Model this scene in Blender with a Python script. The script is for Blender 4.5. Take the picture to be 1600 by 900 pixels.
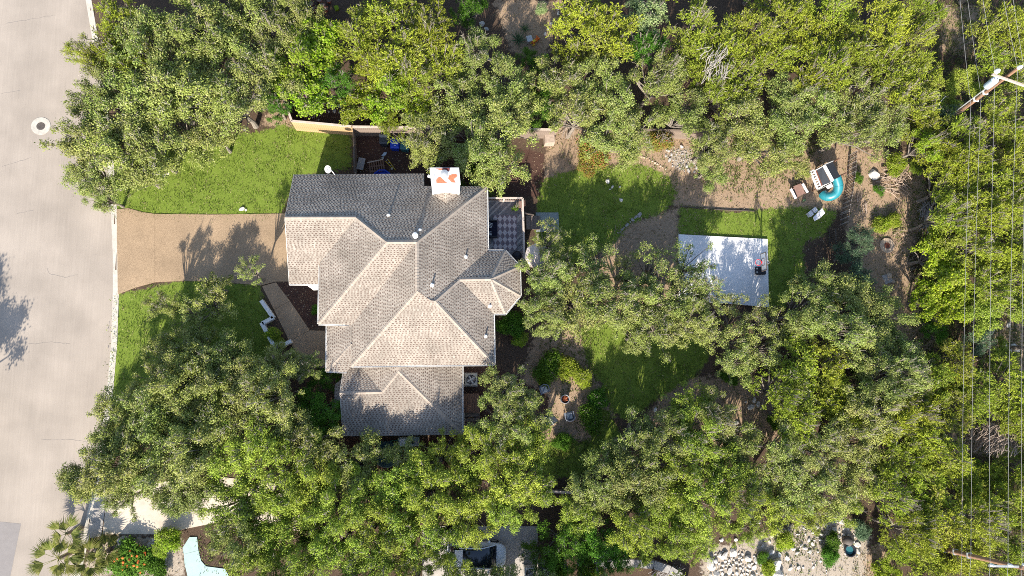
import bpy, bmesh, math, random
import numpy as np
from mathutils import Vector, Matrix
PI = math.pi
sc = bpy.context.scene
for o in list(bpy.data.objects): bpy.data.objects.remove(o)

# ------------------------------------------------------------------ camera, world, sun, exposure
NX, NY, CH = 695.0, 600.0, 50.0          # photo position of the point straight below the drone, flying height
FPX = 1600 * 24.0 / 36.0
_d = np.array([NX - 800, -(NY - 450), -FPX]); _d /= np.linalg.norm(_d)
_up = -_d
_y = np.array([0, 1, 0.]) - _up * _up[1]; _y /= np.linalg.norm(_y)
_x = np.cross(_y, _up)
RC = np.array([_x, _y, _up])
cam_data = bpy.data.cameras.new('drone_camera'); cam_data.lens = 24; cam_data.sensor_width = 36
cam_data.clip_start = 0.5; cam_data.clip_end = 2000
cam = bpy.data.objects.new('drone_camera', cam_data); sc.collection.objects.link(cam)
m4 = np.eye(4); m4[:3, :3] = RC; m4[2, 3] = CH
cam.matrix_world = Matrix(m4.tolist()); sc.camera = cam

SUN_EL, SUN_AZ = math.radians(31.5), math.radians(14)   # light travels towards +y, a little to +x
world = bpy.data.worlds.new('World'); sc.world = world; world.use_nodes = True
wn = world.node_tree.nodes; wl = world.node_tree.links
sky = wn.new('ShaderNodeTexSky'); sky.sky_type = 'NISHITA'; sky.sun_disc = False
sky.sun_elevation = SUN_EL; sky.sun_rotation = PI + SUN_AZ
wl.new(sky.outputs[0], wn['Background'].inputs[0]); wn['Background'].inputs[1].default_value = 0.115
sun_d = bpy.data.lights.new('sun', 'SUN'); sun_d.energy = 4.1; sun_d.angle = math.radians(0.5); sun_d.color = (1, .92, .80)
sun = bpy.data.objects.new('sun', sun_d); sc.collection.objects.link(sun)
sdir = Vector((math.sin(SUN_AZ) * math.cos(SUN_EL), math.cos(SUN_AZ) * math.cos(SUN_EL), -math.sin(SUN_EL)))
sun.rotation_euler = sdir.to_track_quat('-Z', 'Y').to_euler(); sun.location = (-10, -30, 40)
vs = sc.view_settings; vs.view_transform = 'Standard'; vs.look = 'None'; vs.gamma = 1; vs.use_curve_mapping = False
vs.exposure = 1.33
sc.cycles.use_denoising = False; sc.cycles.filter_width = 0.95; sc.cycles.max_bounces = 8; sc.cycles.transparent_max_bounces = 6

# ------------------------------------------------------------------ helpers
def ray(px, py):
    return RC @ np.array([px - 800, -(py - 450), -FPX])
def P(px, py, z=0.0):
    d = ray(px, py); t = (z - CH) / d[2]
    return Vector((d[0] * t, d[1] * t, z))
def on_plane(px, py, p0, g, pitch):
    d = ray(px, py); o = np.array([0, 0, CH]); n = np.array([-pitch * g[0], -pitch * g[1], 1.0])
    t = ((np.array(p0) - o) @ n) / (d @ n)
    return Vector(o + d * t)
def PL(pts, z=0.0): return [P(x, y, z) for x, y in pts]
rnd = random.Random(11)
COL = sc.collection
ORG = {}
def link(o): COL.objects.link(o); return o
def tag(o, label=None, cat=None, group=None, kind=None):
    if label: o['label'] = label
    if cat: o['category'] = cat
    if group: o['group'] = group
    if kind: o['kind'] = kind
    return o
def thing(name, label, cat, loc, group=None):
    o = bpy.data.objects.new(name, None); o.empty_display_size = .3; link(o)
    o.location = loc; ORG[o.name] = Vector(loc)
    return tag(o, label, cat, group)

class MB:
    """collects shapes in world coordinates and builds ONE mesh object"""
    def __init__(s): s.v = []; s.f = []; s.m = []; s.cur = 0
    def add(s, vs_, fs):
        b = len(s.v); s.v += [tuple(v) for v in vs_]
        for f in fs: s.f.append(tuple(b + i for i in f)); s.m.append(s.cur)
        return s
    def box(s, c, size, rz=0.0, M=None):
        hx, hy, hz = size[0] / 2, size[1] / 2, size[2] / 2
        vs_ = [Vector((x, y, z)) for z in (-hz, hz) for x, y in ((-hx, -hy), (hx, -hy), (hx, hy), (-hx, hy))]
        R = M if M is not None else Matrix.Rotation(rz, 3, 'Z')
        c = Vector(c)
        return s.add([R @ v + c for v in vs_], [(3, 2, 1, 0), (4, 5, 6, 7), (0, 1, 5, 4), (1, 2, 6, 5), (2, 3, 7, 6), (3, 0, 4, 7)])
    def bar(s, a, b, w, h, up=(0, 0, 1)):
        a = Vector(a); b = Vector(b); d = b - a; L = d.length
        if L < 1e-6: return s
        x = d / L; u = Vector(up)
        y = u.cross(x)
        if y.length < 1e-4: y = Vector((0, 1, 0)).cross(x)
        y.normalize(); z = x.cross(y)
        M = Matrix((x, y, z)).transposed()
        return s.box((a + b) / 2, (L, w, h), M=M)
    def prism(s, poly, z0, z1):
        n = len(poly); A = [Vector((p[0], p[1], z0)) for p in poly]; B = [Vector((p[0], p[1], z1)) for p in poly]
        ar = sum(A[i].x * A[(i + 1) % n].y - A[(i + 1) % n].x * A[i].y for i in range(n))
        if ar < 0: A.reverse(); B.reverse()
        return s.add(A + B, [tuple(range(n - 1, -1, -1)), tuple(range(n, 2 * n))] + [(i, (i + 1) % n, n + (i + 1) % n, n + i) for i in range(n)])
    def slab3(s, poly, th):
        """polygon in 3-D extruded straight down"""
        n = len(poly); B = [Vector(p) for p in poly]; A = [p - Vector((0, 0, th)) for p in B]
        ar = sum(A[i].x * A[(i + 1) % n].y - A[(i + 1) % n].x * A[i].y for i in range(n))
        if ar < 0: A.reverse(); B.reverse()
        return s.add(A + B, [tuple(range(n - 1, -1, -1)), tuple(range(n, 2 * n))] + [(i, (i + 1) % n, n + (i + 1) % n, n + i) for i in range(n)])
    def tube(s, pts, r, n=6, cap=True):
        pts = [Vector(p) for p in pts]; rs = r if isinstance(r, (list, tuple)) else [r] * len(pts)
        vs_ = []; ref = None
        for i, p in enumerate(pts):
            t = (pts[min(i + 1, len(pts) - 1)] - pts[max(i - 1, 0)]); t = t.normalized() if t.length > 1e-9 else Vector((0, 0, 1))
            if ref is None: ref = Vector((1, 0, 0)) if abs(t.x) < .8 else Vector((0, 1, 0))
            a = (ref - t * ref.dot(t)).normalized(); b = t.cross(a); ref = a
            for k in range(n):
                an = 2 * PI * k / n; vs_.append(p + a * (math.cos(an) * rs[i]) + b * (math.sin(an) * rs[i]))
        fs = [(i * n + k, i * n + (k + 1) % n, (i + 1) * n + (k + 1) % n, (i + 1) * n + k) for i in range(len(pts) - 1) for k in range(n)]
        if cap: fs += [tuple(range(n - 1, -1, -1)), tuple(range((len(pts) - 1) * n, len(pts) * n))]
        return s.add(vs_, fs)
    def lathe(s, c, prof, n=20, sx=1, sy=1, rz=0):
        c = Vector(c); vs_ = []
        for r, z in prof:
            for k in range(n):
                a = 2 * PI * k / n + rz; vs_.append(c + Vector((math.cos(a) * r * sx, math.sin(a) * r * sy, z)))
        m = len(prof)
        fs = [(i * n + k, i * n + (k + 1) % n, (i + 1) * n + (k + 1) % n, (i + 1) * n + k) for i in range(m - 1) for k in range(n)]
        fs += [tuple(range(n - 1, -1, -1)), tuple(range((m - 1) * n, m * n))]
        return s.add(vs_, fs)
    def rock(s, c, r, seed, flat=.6):
        rr = random.Random(seed); bm = bmesh.new(); bmesh.ops.create_icosphere(bm, subdivisions=2, radius=1)
        ax = [Vector((rr.uniform(-1, 1), rr.uniform(-1, 1), rr.uniform(-.6, 1))).normalized() for _ in range(7)]; cut = [rr.uniform(.45, .85) for _ in ax]
        sx, sy = rr.uniform(.75, 1.3), rr.uniform(.65, 1.1)
        vs_ = []
        for v in bm.verts:
            p = v.co.copy()
            for a, k in zip(ax, cut):
                d = p.dot(a)
                if d > k: p -= a * (d - k)
            vs_.append(Vector(c) + Vector((p.x * r * sx, p.y * r * sy, p.z * r * flat)))
        fs = [tuple(v.index for v in f.verts) for f in bm.faces]; bm.free()
        return s.add(vs_, fs)
    def build(s, name, mats, parent=None, smooth=False, kind=None, bevel=0):
        off = ORG.get(parent.name, Vector()) if parent else Vector()
        me = bpy.data.meshes.new(name)
        me.from_pydata([(v[0] - off.x, v[1] - off.y, v[2] - off.z) for v in s.v], [], s.f)
        if not isinstance(mats, (list, tuple)): mats = [mats]
        for m in mats: me.materials.append(m)
        if len(mats) > 1: me.polygons.foreach_set('material_index', s.m)
        if smooth: me.polygons.foreach_set('use_smooth', [True] * len(me.polygons))
        me.update()
        o = bpy.data.objects.new(name, me); link(o)
        if parent: o.parent = parent; ORG[o.name] = off
        if kind: o['kind'] = kind
        if bevel:
            b = o.modifiers.new('bevel', 'BEVEL'); b.width = bevel; b.segments = 2; b.limit_method = 'ANGLE'
        return o

# ------------------------------------------------------------------ materials
def new_mat(name):
    m = bpy.data.materials.new(name); m.use_nodes = True
    return m, m.node_tree.nodes, m.node_tree.links, m.node_tree.nodes['Principled BSDF']
def mat(name, c, rough=.75, var=.18, scale=6, c2=None, spec=.3, metal=0, bump=0, bscale=60, stretch=None, trans=0, big=0):
    m, n, l, b = new_mat(name)
    b.inputs['Roughness'].default_value = rough; b.inputs['Metallic'].default_value = metal
    b.inputs['Specular IOR Level'].default_value = spec
    if trans: b.inputs['Transmission Weight'].default_value = trans
    tc = n.new('ShaderNodeTexCoord'); src = tc.outputs['Object']
    if stretch:
        mp = n.new('ShaderNodeMapping'); mp.inputs['Scale'].default_value = stretch; l.new(src, mp.inputs[0]); src = mp.outputs[0]
    nz = n.new('ShaderNodeTexNoise'); nz.inputs['Scale'].default_value = scale; nz.inputs['Detail'].default_value = 8; nz.inputs['Roughness'].default_value = .65
    l.new(src, nz.inputs['Vector'])
    rp = n.new('ShaderNodeValToRGB'); e = rp.color_ramp.elements
    c2_ = c2 or tuple(min(1, x * (1 + var)) for x in c); c1_ = tuple(x * (1 - var) for x in c)
    e[0].position = .3; e[0].color = (*c1_, 1); e[1].position = .7; e[1].color = (*c2_, 1)
    l.new(nz.outputs['Fac'], rp.inputs[0]); col = rp.outputs[0]
    if big:
        n2 = n.new('ShaderNodeTexNoise'); n2.inputs['Scale'].default_value = big; n2.inputs['Detail'].default_value = 3; l.new(tc.outputs['Object'], n2.inputs['Vector'])
        mr = n.new('ShaderNodeMapRange'); mr.inputs[1].default_value = .3; mr.inputs[2].default_value = .7; mr.inputs[3].default_value = .84; mr.inputs[4].default_value = 1.1
        l.new(n2.outputs['Fac'], mr.inputs[0])
        mx = n.new('ShaderNodeMix'); mx.data_type = 'RGBA'; mx.blend_type = 'MULTIPLY'; mx.inputs[0].default_value = 1
        l.new(col, mx.inputs[6]); l.new(mr.outputs[0], mx.inputs[7]); col = mx.outputs[2]
    l.new(col, b.inputs['Base Color'])
    if bump:
        nb = n.new('ShaderNodeTexNoise'); nb.inputs['Scale'].default_value = bscale; nb.inputs['Detail'].default_value = 4; l.new(tc.outputs['Object'], nb.inputs['Vector'])
        bp = n.new('ShaderNodeBump'); bp.inputs['Strength'].default_value = bump; bp.inputs['Distance'].default_value = .02
        l.new(nb.outputs['Fac'], bp.inputs['Height']); l.new(bp.outputs[0], b.inputs['Normal'])
    return m
def leaf_mat(name, cs, transl=.3, tone=None, rough=.55, objvar=.12, big=0):
    """leaf colour differs leaf by leaf, tree by tree and clump by clump (new growth)"""
    m, n, l, b = new_mat(name); out = n['Material Output']
    b.inputs['Roughness'].default_value = rough; b.inputs['Specular IOR Level'].default_value = .1
    g = n.new('ShaderNodeNewGeometry'); rp = n.new('ShaderNodeValToRGB'); els = rp.color_ramp.elements
    for i, c in enumerate(cs):
        e = els[i] if i < 2 else els.new(.5)
        e.color = (*c, 1)
    for i, e in enumerate(sorted(els, key=lambda e: e.position)): pass
    for i, c in enumerate(cs): els[i].position = i / (len(cs) - 1); els[i].color = (*c, 1)
    l.new(g.outputs['Random Per Island'], rp.inputs[0])
    oi = n.new('ShaderNodeObjectInfo'); mr = n.new('ShaderNodeMapRange'); mr.inputs[3].default_value = 1 - objvar * 1.6; mr.inputs[4].default_value = 1 + objvar * 1.6
    l.new(oi.outputs['Random'], mr.inputs[0])
    mr2 = n.new('ShaderNodeMapRange'); mr2.inputs[3].default_value = .5 - objvar * .12; mr2.inputs[4].default_value = .5 + objvar * .12
    ml = n.new('ShaderNodeMath'); ml.operation = 'MULTIPLY'; ml.inputs[1].default_value = 7.31; fr = n.new('ShaderNodeMath'); fr.operation = 'FRACT'
    l.new(oi.outputs['Random'], ml.inputs[0]); l.new(ml.outputs[0], fr.inputs[0]); l.new(fr.outputs[0], mr2.inputs[0])
    hs = n.new('ShaderNodeHueSaturation'); l.new(mr.outputs[0], hs.inputs['Value']); l.new(mr2.outputs[0], hs.inputs['Hue']); l.new(rp.outputs[0], hs.inputs['Color'])
    col = hs.outputs[0]
    if tone:
        at = n.new('ShaderNodeAttribute'); at.attribute_name = 'tone'
        mx = n.new('ShaderNodeMix'); mx.data_type = 'RGBA'; l.new(at.outputs['Fac'], mx.inputs[0]); l.new(col, mx.inputs[6]); mx.inputs[7].default_value = (*tone, 1)
        col = mx.outputs[2]
    if big:                                    # weathering and wear in broad soft patches
        tc = n.new('ShaderNodeTexCoord'); nz = n.new('ShaderNodeTexNoise'); nz.inputs['Scale'].default_value = big; nz.inputs['Detail'].default_value = 6; nz.inputs['Roughness'].default_value = .6; l.new(tc.outputs['Object'], nz.inputs['Vector'])
        m3 = n.new('ShaderNodeMapRange'); m3.inputs[1].default_value = .32; m3.inputs[2].default_value = .68; m3.inputs[3].default_value = .74; m3.inputs[4].default_value = 1.14; l.new(nz.outputs['Fac'], m3.inputs[0])
        m4_ = n.new('ShaderNodeMix'); m4_.data_type = 'RGBA'; m4_.blend_type = 'MULTIPLY'; m4_.inputs[0].default_value = 1; l.new(col, m4_.inputs[6]); l.new(m3.outputs[0], m4_.inputs[7]); col = m4_.outputs[2]
    l.new(col, b.inputs['Base Color'])
    tr = n.new('ShaderNodeBsdfTranslucent'); l.new(col, tr.inputs[0])
    ms = n.new('ShaderNodeMixShader'); ms.inputs[0].default_value = transl
    l.new(b.outputs[0], ms.inputs[1]); l.new(tr.outputs[0], ms.inputs[2]); l.new(ms.outputs[0], out.inputs[0])
    return m

M = {}
M['road'] = mat('road_surface', (.34, .292, .245), .9, .06, 1.2, stretch=(9, .25, 1), bump=.25, bscale=45, big=.35)
M['road_patch'] = mat('road_patch_surface', (.235, .215, .205), .9, .06, 3, bump=.25, bscale=45)
M['tar'] = mat('crack_tar', (.2, .18, .165), .9)
M['kerb'] = mat('kerb_concrete', (.45, .42, .365), .85, .2, 3, bump=.1)
M['aggregate'] = mat('exposed_aggregate', (.32, .22, .135), .9, .42, 26, c2=(.46, .335, .215), bump=.35, bscale=40, big=.5)
M['walk'] = mat('walk_aggregate', (.36, .245, .15), .9, .3, 30, c2=(.45, .33, .22), bump=.3, bscale=40, big=.8)
M['cream_concrete'] = mat('cream_concrete', (.56, .49, .40), .9, .12, 2.5, big=.5)
M['grey_concrete'] = mat('grey_concrete', (.40, .37, .34), .9, .16, 2, big=.5)
M['court'] = mat('court_concrete', (.76, .75, .74), .8, .05, 2, big=.4)
M['teal_paint'] = mat('pale_teal_paint', (.36, .48, .46), .7, .08, 3)
M['white'] = mat('white_paint', (.76, .75, .72), .55, .05, 4)
M['wall'] = mat('white_siding', (.72, .71, .68), .7, .05, 4)
M['flash'] = mat('white_metal', (.78, .78, .77), .4, .05, 6)
M['cap_metal'] = mat('weathered_white_metal', (.55, .56, .57), .5, .12, 4)
M['rust'] = mat('rust_stain', (.46, .13, .06), .8, .2, 12, c2=(.55, .22, .12))
M['brick_red'] = mat('dark_red_metal', (.16, .035, .03), .7)
M['iron'] = mat('cast_iron', (.10, .085, .075), .7, .3, 14)
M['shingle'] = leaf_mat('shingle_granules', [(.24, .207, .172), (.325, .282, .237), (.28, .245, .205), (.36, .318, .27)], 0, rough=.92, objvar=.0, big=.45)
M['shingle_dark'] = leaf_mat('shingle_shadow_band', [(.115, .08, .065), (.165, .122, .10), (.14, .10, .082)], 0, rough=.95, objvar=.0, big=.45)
M['cap'] = leaf_mat('ridge_shingle', [(.29, .245, .205), (.35, .30, .25)], 0, rough=.92, objvar=0)
M['bark'] = mat('grey_bark', (.22, .19, .16), .9, .35, 9, bump=.4, bscale=25)
M['twig'] = mat('bleached_twig', (.38, .34, .29), .9, .2, 9)
M['fence_new'] = mat('fresh_cedar', (.40, .26, .13), .8, .22, 3, c2=(.48, .33, .18), stretch=(6, 6, .6))
M['fence_old'] = mat('weathered_cedar', (.20, .155, .125), .85, .3, 4, stretch=(6, 6, .6))
M['fence_top'] = mat('pale_cap_rail', (.50, .42, .36), .8, .15, 4)
M['deck'] = mat('grey_deck_board', (.20, .19, .195), .8, .25, 5)
M['deck_light'] = mat('pale_deck_board', (.36, .335, .32), .8, .2, 5)
M['rug_l'] = mat('rug_light_mauve', (.54, .47, .46), .95, .08, 20)
M['rug_d'] = mat('rug_dark_mauve', (.20, .155, .17), .95, .08, 20)
M['black'] = mat('black_plastic', (.018, .018, .024), .5, .2, 8)
M['navy'] = mat('navy_fabric', (.012, .012, .028), .9, .2, 8)
M['stripe'] = mat('white_stripe_fabric', (.62, .62, .60), .9, .05)
M['wood_brown'] = mat('brown_stained_wood', (.17, .10, .07), .8, .3, 5, stretch=(1, 8, 1))
M['toy_brown'] = mat('brown_toy_wood', (.25, .15, .12), .7, .2, 6)
M['pole_wood'] = mat('pole_timber', (.23, .135, .085), .85, .25, 4, stretch=(5, 5, .5))
M['arm_wood'] = mat('pale_crossarm', (.42, .35, .29), .85, .2, 5)
M['steel'] = mat('galvanised_steel', (.46, .47, .47), .45, .1, 6, metal=.4)
M['grey_can'] = mat('grey_transformer_paint', (.36, .45, .52), .45, .08, 4)
M['wire'] = mat('aluminium_wire', (.36, .35, .34), .5, .05)
M['blue'] = mat('blue_plastic', (.008, .045, .42), .4, .12, 5)
M['blue_text'] = mat('white_bin_print', (.62, .68, .75), .6, .02)
M['dark_bin'] = mat('charcoal_bin_plastic', (.03, .04, .055), .5, .15, 5)
M['teal_bin'] = mat('teal_bin_plastic', (.03, .13, .15), .5, .15, 5)
M['slide'] = mat('turquoise_slide_plastic', (.022, .20, .24), .35, .06, 2, spec=.6)
M['tower_roof'] = mat('charcoal_roof_panel', (.035, .04, .05), .8, .15, 14)
M['toy_white'] = mat('white_toy_plastic', (.68, .67, .70), .45, .06, 5)
M['red'] = mat('red_rim_steel', (.55, .02, .025), .5)
M['net'] = mat('white_net', (.7, .7, .7), .9)
m_, n_, l_, b_ = new_mat('clear_backboard'); b_.inputs['Base Color'].default_value = (.75, .8, .85, 1); b_.inputs['Alpha'].default_value = .32; b_.inputs['Roughness'].default_value = .1; M['board'] = m_
M['rock'] = mat('limestone', (.58, .54, .49), .9, .28, 3.5, c2=(.72, .69, .64), bump=.5, bscale=9)
M['rock_grey'] = mat('weathered_limestone', (.33, .31, .30), .9, .35, 3.5, c2=(.48, .46, .44), bump=.5, bscale=9)
M['rock_tan'] = mat('tan_stone', (.46, .36, .27), .9, .25, 4, bump=.5, bscale=9)
M['log'] = mat('dead_log', (.28, .21, .16), .9, .3, 6)
M['brush'] = mat('dry_brush', (.38, .30, .24), .9, .25, 6)
M['brush_grey'] = mat('grey_brush', (.33, .31, .30), .9, .25, 6)
M['clay'] = mat('terracotta', (.20, .075, .05), .8, .2, 6)
M['orange'] = mat('orange_plastic', (.6, .13, .02), .5)
M['yellow'] = mat('yellow_plastic', (.6, .42, .03), .5)
M['canvas'] = mat('cream_canvas', (.66, .57, .50), .9, .06, 3)
M['pad'] = mat('grey_green_pad', (.26, .29, .27), .9, .14, 6)
M['chair'] = mat('slate_plastic', (.17, .19, .23), .6, .15, 5)
M['cushion'] = mat('pale_cushion', (.50, .49, .45), .9, .1, 9)
M['ash'] = mat('rusty_firewood', (.26, .075, .03), .9, .4, 10)
M['car'] = mat('white_car_paint', (.80, .83, .87), .35, .02, 2, spec=.6)
M['glass'] = mat('dark_car_glass', (.012, .018, .028), .06, .1, 2, spec=.9)
M['tyre'] = mat('tyre_rubber', (.02, .02, .02), .8)
M['mesh_grey'] = mat('condenser_grey', (.34, .35, .34), .6, .1, 6)
M['pale_green'] = mat('pale_green_tank', (.34, .42, .38), .7, .15, 5)
M['green_hose'] = mat('green_hose', (.05, .26, .20), .6)
M['tarp'] = mat('dark_teal_tarp', (.03, .07, .08), .6, .2, 4)
M['oak'] = leaf_mat('oak_leaf', [(.115, .16, .026), (.215, .265, .052), (.28, .325, .092), (.18, .23, .038), (.37, .39, .17)], .14, (.30, .26, .11))
M['oak2'] = leaf_mat('bright_oak_leaf', [(.16, .22, .02), (.24, .32, .035), (.29, .36, .055), (.20, .28, .026), (.34, .39, .09)], .15, (.24, .27, .05))
M['juniper'] = leaf_mat('juniper_spray', [(.17, .22, .016), (.26, .325, .026), (.32, .38, .045), (.215, .27, .02), (.21, .22, .05)], .13, (.33, .29, .12))
M['lime'] = leaf_mat('lime_leaf', [(.13, .22, .012), (.26, .38, .02), (.34, .44, .035), (.20, .31, .016), (.40, .42, .12)], .35, (.26, .24, .08))
M['green'] = leaf_mat('deep_green_leaf', [(.045, .11, .012), (.09, .20, .018), (.13, .25, .03), (.07, .15, .014)], .3, (.09, .15, .02))
M['bluegreen'] = leaf_mat('blue_green_leaf', [(.06, .11, .06), (.11, .18, .095), (.17, .25, .14), (.09, .14, .08)], .25, (.2, .24, .12))
M['pale'] = leaf_mat('pale_new_leaf', [(.16, .24, .08), (.26, .36, .14), (.36, .45, .22), (.2, .3, .1)], .3, (.3, .36, .16))
M['purple'] = leaf_mat('purple_leaf', [(.05, .015, .05), (.10, .03, .09), (.07, .02, .06)], .2)
M['redleaf'] = leaf_mat('red_tipped_leaf', [(.15, .17, .03), (.20, .22, .04), (.17, .19, .03), (.23, .23, .05), (.40, .09, .06)], .3, (.2, .15, .04))
M['flower'] = mat('orange_bloom', (.75, .16, .03), .7)
M['palm'] = leaf_mat('palm_blade', [(.07, .10, .012), (.14, .16, .03), (.22, .22, .07), (.10, .13, .02)], .25)
M['agave'] = leaf_mat('agave_blade', [(.05, .09, .045), (.08, .13, .06)], .15)
M['grass'] = leaf_mat('grass_blade', [(.085, .14, .014), (.145, .205, .026), (.20, .255, .045), (.115, .17, .018), (.30, .30, .11)], .3, big=.55)
M['drygrass'] = leaf_mat('dry_grass_blade', [(.22, .20, .08), (.32, .27, .14), (.17, .19, .05), (.40, .34, .2)], .25)
M['weed'] = leaf_mat('weed_leaf', [(.09, .13, .03), (.16, .2, .05), (.22, .22, .09), (.12, .18, .03)], .3)
M['litter'] = leaf_mat('fallen_leaf', [(.30, .20, .13), (.42, .31, .21), (.2, .12, .07), (.5, .4, .3)], .1)

# ------------------------------------------------------------------ ground sheet with its zones (albedo only)
Z_LAWN = [
 [(172, 332), (205, 335), (300, 335), (440, 337), (452, 300), (462, 275), (515, 268), (548, 262), (548, 208), (500, 205), (440, 195), (410, 205), (330, 215), (170, 240)],
 [(183, 461), (280, 440), (330, 436), (405, 446), (409, 470), (425, 500), (409, 505), (432, 548), (450, 600), (330, 660), (165, 690), (172, 620)],
 [(838, 340), (845, 285), (880, 268), (940, 262), (1000, 255), (1045, 275), (1058, 305), (1040, 330), (985, 350), (960, 380), (925, 400), (880, 420), (838, 380)],
 [(1062, 322), (1150, 332), (1245, 322), (1310, 330), (1290, 365), (1255, 380), (1258, 440), (1225, 480), (1195, 480), (1195, 374), (1060, 366)],
 [(905, 512), (960, 500), (1100, 510), (1108, 560), (1085, 590), (1030, 620), (1000, 645), (975, 655), (955, 640), (940, 600), (920, 575)],
 [(835, 690), (925, 690), (935, 725), (900, 745), (835, 745)],
 [(915, 640), (950, 640), (975, 690), (960, 720), (925, 700)],
]
Z_MULCH = [[(430, 440), (500, 440), (500, 512), (484, 514)], [(440, 150), (452, 188), (550, 200), (700, 200), (700, 150)], [(520, 580), (540, 580), (540, 760), (740, 760), (740, 680), (720, 680), (560, 690)],
           [(552, 205), (700, 205), (850, 240), (850, 310), (760, 300), (552, 275)], [(720, 570), (770, 570), (860, 620), (820, 780), (720, 740)]]
Z_TAN = [[(440, 150), (410, 190), (440, 205), (550, 205), (550, 196), (455, 190)], [(860, 200), (1060, 200), (1340, 230), (1330, 330), (1240, 330), (1060, 325), (1040, 300), (960, 255), (845, 290)],
         [(960, 350), (1060, 325), (1062, 480), (960, 480), (930, 410)], [(840, 510), (905, 515), (960, 650), (930, 690), (830, 690), (800, 640)],
         [(1335, 235), (1440, 235), (1450, 330), (1420, 400), (1440, 480), (1400, 520), (1380, 470), (1330, 400), (1320, 360)],
         [(1330, 860), (1380, 850), (1395, 900), (1330, 900)], [(1060, 590), (1220, 590), (1210, 690), (1060, 700), (1010, 650)], [(770, 0), (880, 0), (850, 100), (800, 80)], [(1420, 470), (1470, 470), (1470, 530), (1430, 560), (1400, 520)], [(1475, 10), (1535, 10), (1525, 90), (1470, 80)], [(1480, 650), (1570, 640), (1580, 710), (1490, 710)], [(1530, 500), (1600, 500), (1600, 590), (1540, 570)]]
Z_PALE = [[(1100, 855), (1150, 850), (1190, 835), (1300, 800), (1360, 830), (1350, 910), (1095, 910)], [(1040, 240), (1075, 230), (1090, 260), (1060, 265)],
          [(150, 840), (280, 840), (290, 900), (130, 900)]]
def mask(polys, X, Y, soft):
    best = np.full(X.shape, -9.0)
    for poly in polys:
        pts = [P(*q) for q in poly]; n = len(pts); inside = np.zeros(X.shape, bool); dist = np.full(X.shape, 1e9)
        for i in range(n):
            a, b = pts[i], pts[(i + 1) % n]; ex, ey = b.x - a.x, b.y - a.y
            t = np.clip(((X - a.x) * ex + (Y - a.y) * ey) / (ex * ex + ey * ey + 1e-12), 0, 1)
            dist = np.minimum(dist, np.hypot(X - a.x - t * ex, Y - a.y - t * ey))
            c = ((a.y > Y) != (b.y > Y)); xi = a.x + (Y - a.y) / (b.y - a.y + 1e-12) * ex; inside ^= c & (X < xi)
        best = np.maximum(best, np.where(inside, dist, -dist))
    return np.clip(.5 + best / soft * .5, 0, 1)
KERB = [(121, -60), (133, 2), (143, 60), (155, 150), (166, 240), (172, 330), (175, 400), (175, 455), (172, 540), (165, 620), (152, 700), (142, 765), (128, 840), (112, 910), (95, 980)]
ROADPOLY = [(-2600, -60), (-2600, 980)]
gx = np.concatenate([[-260, -150, -90, -60], np.arange(-42, 62, .3), [75, 100, 160, 260]]); gy = np.concatenate([[-260, -120, -60, -35], np.arange(-24, 44, .3), [55, 80, 140, 260]])
GX, GY = np.meshgrid(gx, gy)
def smooth_noise(X, Y, sc_, seed):
    r = np.random.RandomState(seed); out = np.zeros(X.shape)
    for k in range(6):
        a, ph, w = r.uniform(0, 2 * PI), r.uniform(0, 2 * PI), r.uniform(.6, 1.6) / sc_
        out += np.sin((X * math.cos(a) + Y * math.sin(a)) * w * 2 * PI + ph)
    return out / 6
kw = [P(*q) for q in KERB]
kxs = np.interp(GY.ravel(), [p.y for p in reversed(kw)], [p.x for p in reversed(kw)]).reshape(GY.shape)
on_road = (GX < kxs + .25) & (GX > kxs - 12.5)
GZ = np.minimum(0, smooth_noise(GX, GY, 5, 3) * .05 + smooth_noise(GX, GY, 1.3, 4) * .03) - .012
GZ = np.where(on_road, -.32, GZ)
ny, nx = GX.shape
gv = np.stack([GX, GY, GZ], -1).reshape(-1, 3)
idx = np.arange(ny * nx).reshape(ny, nx)
gf = np.stack([idx[:-1, :-1], idx[:-1, 1:], idx[1:, 1:], idx[1:, :-1]], -1).reshape(-1, 4)
def np_mesh(name, V, F, mats, smooth=False, attrs=None, mi=None):
    me = bpy.data.meshes.new(name); k = F.shape[1]
    me.vertices.add(len(V)); me.vertices.foreach_set('co', np.ascontiguousarray(V, np.float32).ravel())
    me.loops.add(F.size); me.loops.foreach_set('vertex_index', np.ascontiguousarray(F, np.int32).ravel())
    me.polygons.add(len(F)); me.polygons.foreach_set('loop_start', np.arange(0, F.size, k, dtype=np.int32))
    if smooth: me.polygons.foreach_set('use_smooth', np.ones(len(F), bool))
    for m in (mats if isinstance(mats, (list, tuple)) else [mats]): me.materials.append(m)
    if mi is not None: me.polygons.foreach_set('material_index', np.ascontiguousarray(mi, np.int32))
    for a, vals in (attrs or {}).items():
        at = me.attributes.new(a, 'FLOAT', 'POINT'); at.data.foreach_set('value', np.ascontiguousarray(vals, np.float32).ravel())
    me.update(calc_edges=True); me.validate()
    return me
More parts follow.
